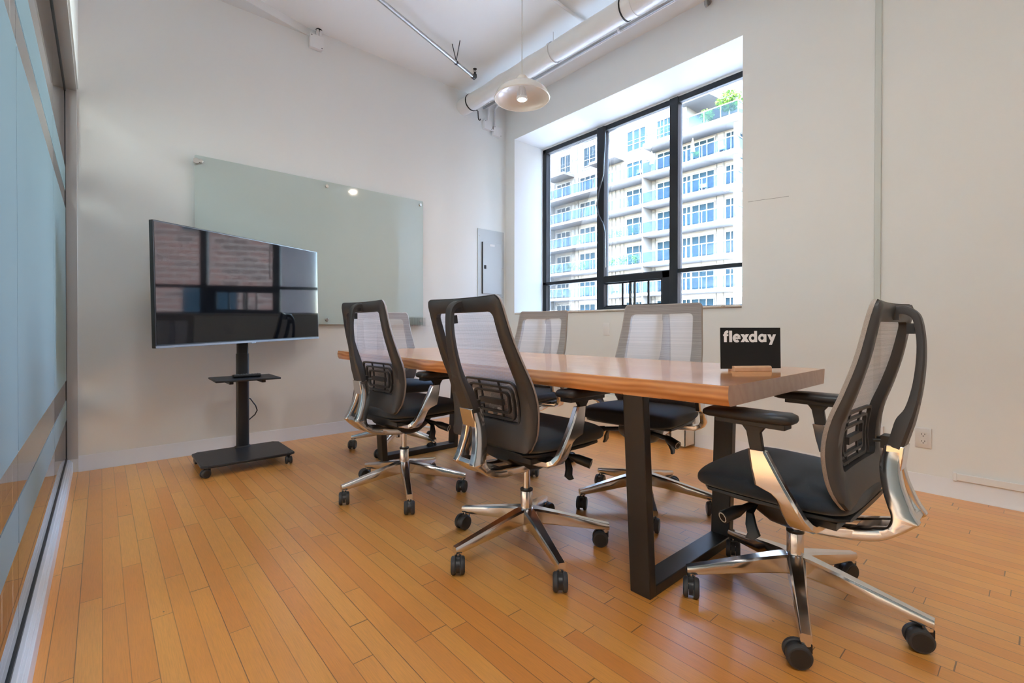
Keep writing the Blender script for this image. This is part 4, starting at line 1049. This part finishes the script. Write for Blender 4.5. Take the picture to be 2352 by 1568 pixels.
def parasol(y, z, lab, c='parasol'):
    t = thing('folded_parasol', lab, 'parasol', (37.9, y, z), 0)
    b = MB('rail'); b.cyl((0, 0, 0), (0, 0, 2.05), .025, n=8); b.obj('pole', t)
    b = MB(c); b.lathe([(.0001, 2.1), (.04, 2.05), (.16, 1.2), (.20, .85), (.10, .8), (.0001, .82)], 12); b.obj('folded_canopy', t)
parasol(19.75, levels[0], 'cream folded parasol on the top balcony of the right pane')
parasol(23.7, levels[0], 'cream folded parasol on the top balcony of the middle pane')
parasol(28.9, levels[4], 'white folded parasol on the fifth balcony of the middle pane', 'rail')
parasol(33.6, levels[4], 'white folded parasol on the fifth balcony of the left pane', 'rail')
def bchair(y, z, lab, rz=0, grp=None, proto_=[None]):
    if proto_[0] is None:
        t = thing('balcony_chair', lab, 'chair', (38.0, y, z), rz, grp)
        b = MB('wicker'); b.box(-.28, .28, -.28, .28, .32, .42); b.obj('seat', t, bevel=.03)
        b = MB('wicker'); b.rings([[(.28 * math.cos(a) * k, .30 * math.sin(a) * k, zz) for k, zz in ((1, .38), (1.05, .80), (.9, .80), (.86, .38))] for a in [rad(d) for d in range(-110, 111, 20)]]); b.obj('backrest', t)
        for sx in (-.22, .22):
            for sy in (-.22, .22): b = MB('darkmetal'); b.cyl((sx, sy, 0), (sx, sy, .34), .02, n=6); b.obj('leg', t)
        proto_[0] = t; return t
    t = dup(proto_[0]); t.location = (38.0, y, z); t.rotation_euler = (0, 0, rz); t['label'] = lab
    if grp: t['group'] = grp
    elif 'group' in t: del t['group']
    return t
bchair(17.3, levels[0], 'dark wicker chair at the right end of the top balcony')
bchair(24.3 + .7, levels[0], 'dark wicker seat on the top balcony in the middle pane, left of the parasol')
bchair(18.9, levels[1], 'dark chair on the second balcony of the right pane', .4)
bchair(27.9, levels[4], 'dark chair beside the folded parasol on the fifth balcony, middle pane', 2)
bchair(34.8, levels[4], 'dark chair beside the folded parasol on the fifth balcony, left pane', 1)
bchair(33.3, levels[5], 'dark chair on the sixth balcony seen in the lower left pane', 1)
bchair(17.6, levels[5], 'dark chair on the sixth balcony seen in the lower right pane', 1)
# brick warehouse across the side street (seen only mirrored in the television screen)
bk = thing('brick_building', 'red brick warehouse outside, mirrored in the television screen', 'building', (17, -3, -12))
b = MB('brick'); b.box(-3, 6, -9, 4.2, 0, 24); b.obj('brick_wall', bk, smooth=False)
for z in (8, 12, 16, 20):
    for y in (-7.5, -4.6, -1.6, 1.4):
        b = MB('bglass'); b.box(-3.05, -2.98, y, y + 1.5, z, z + 2.2); b.obj('window', bk, smooth=False)
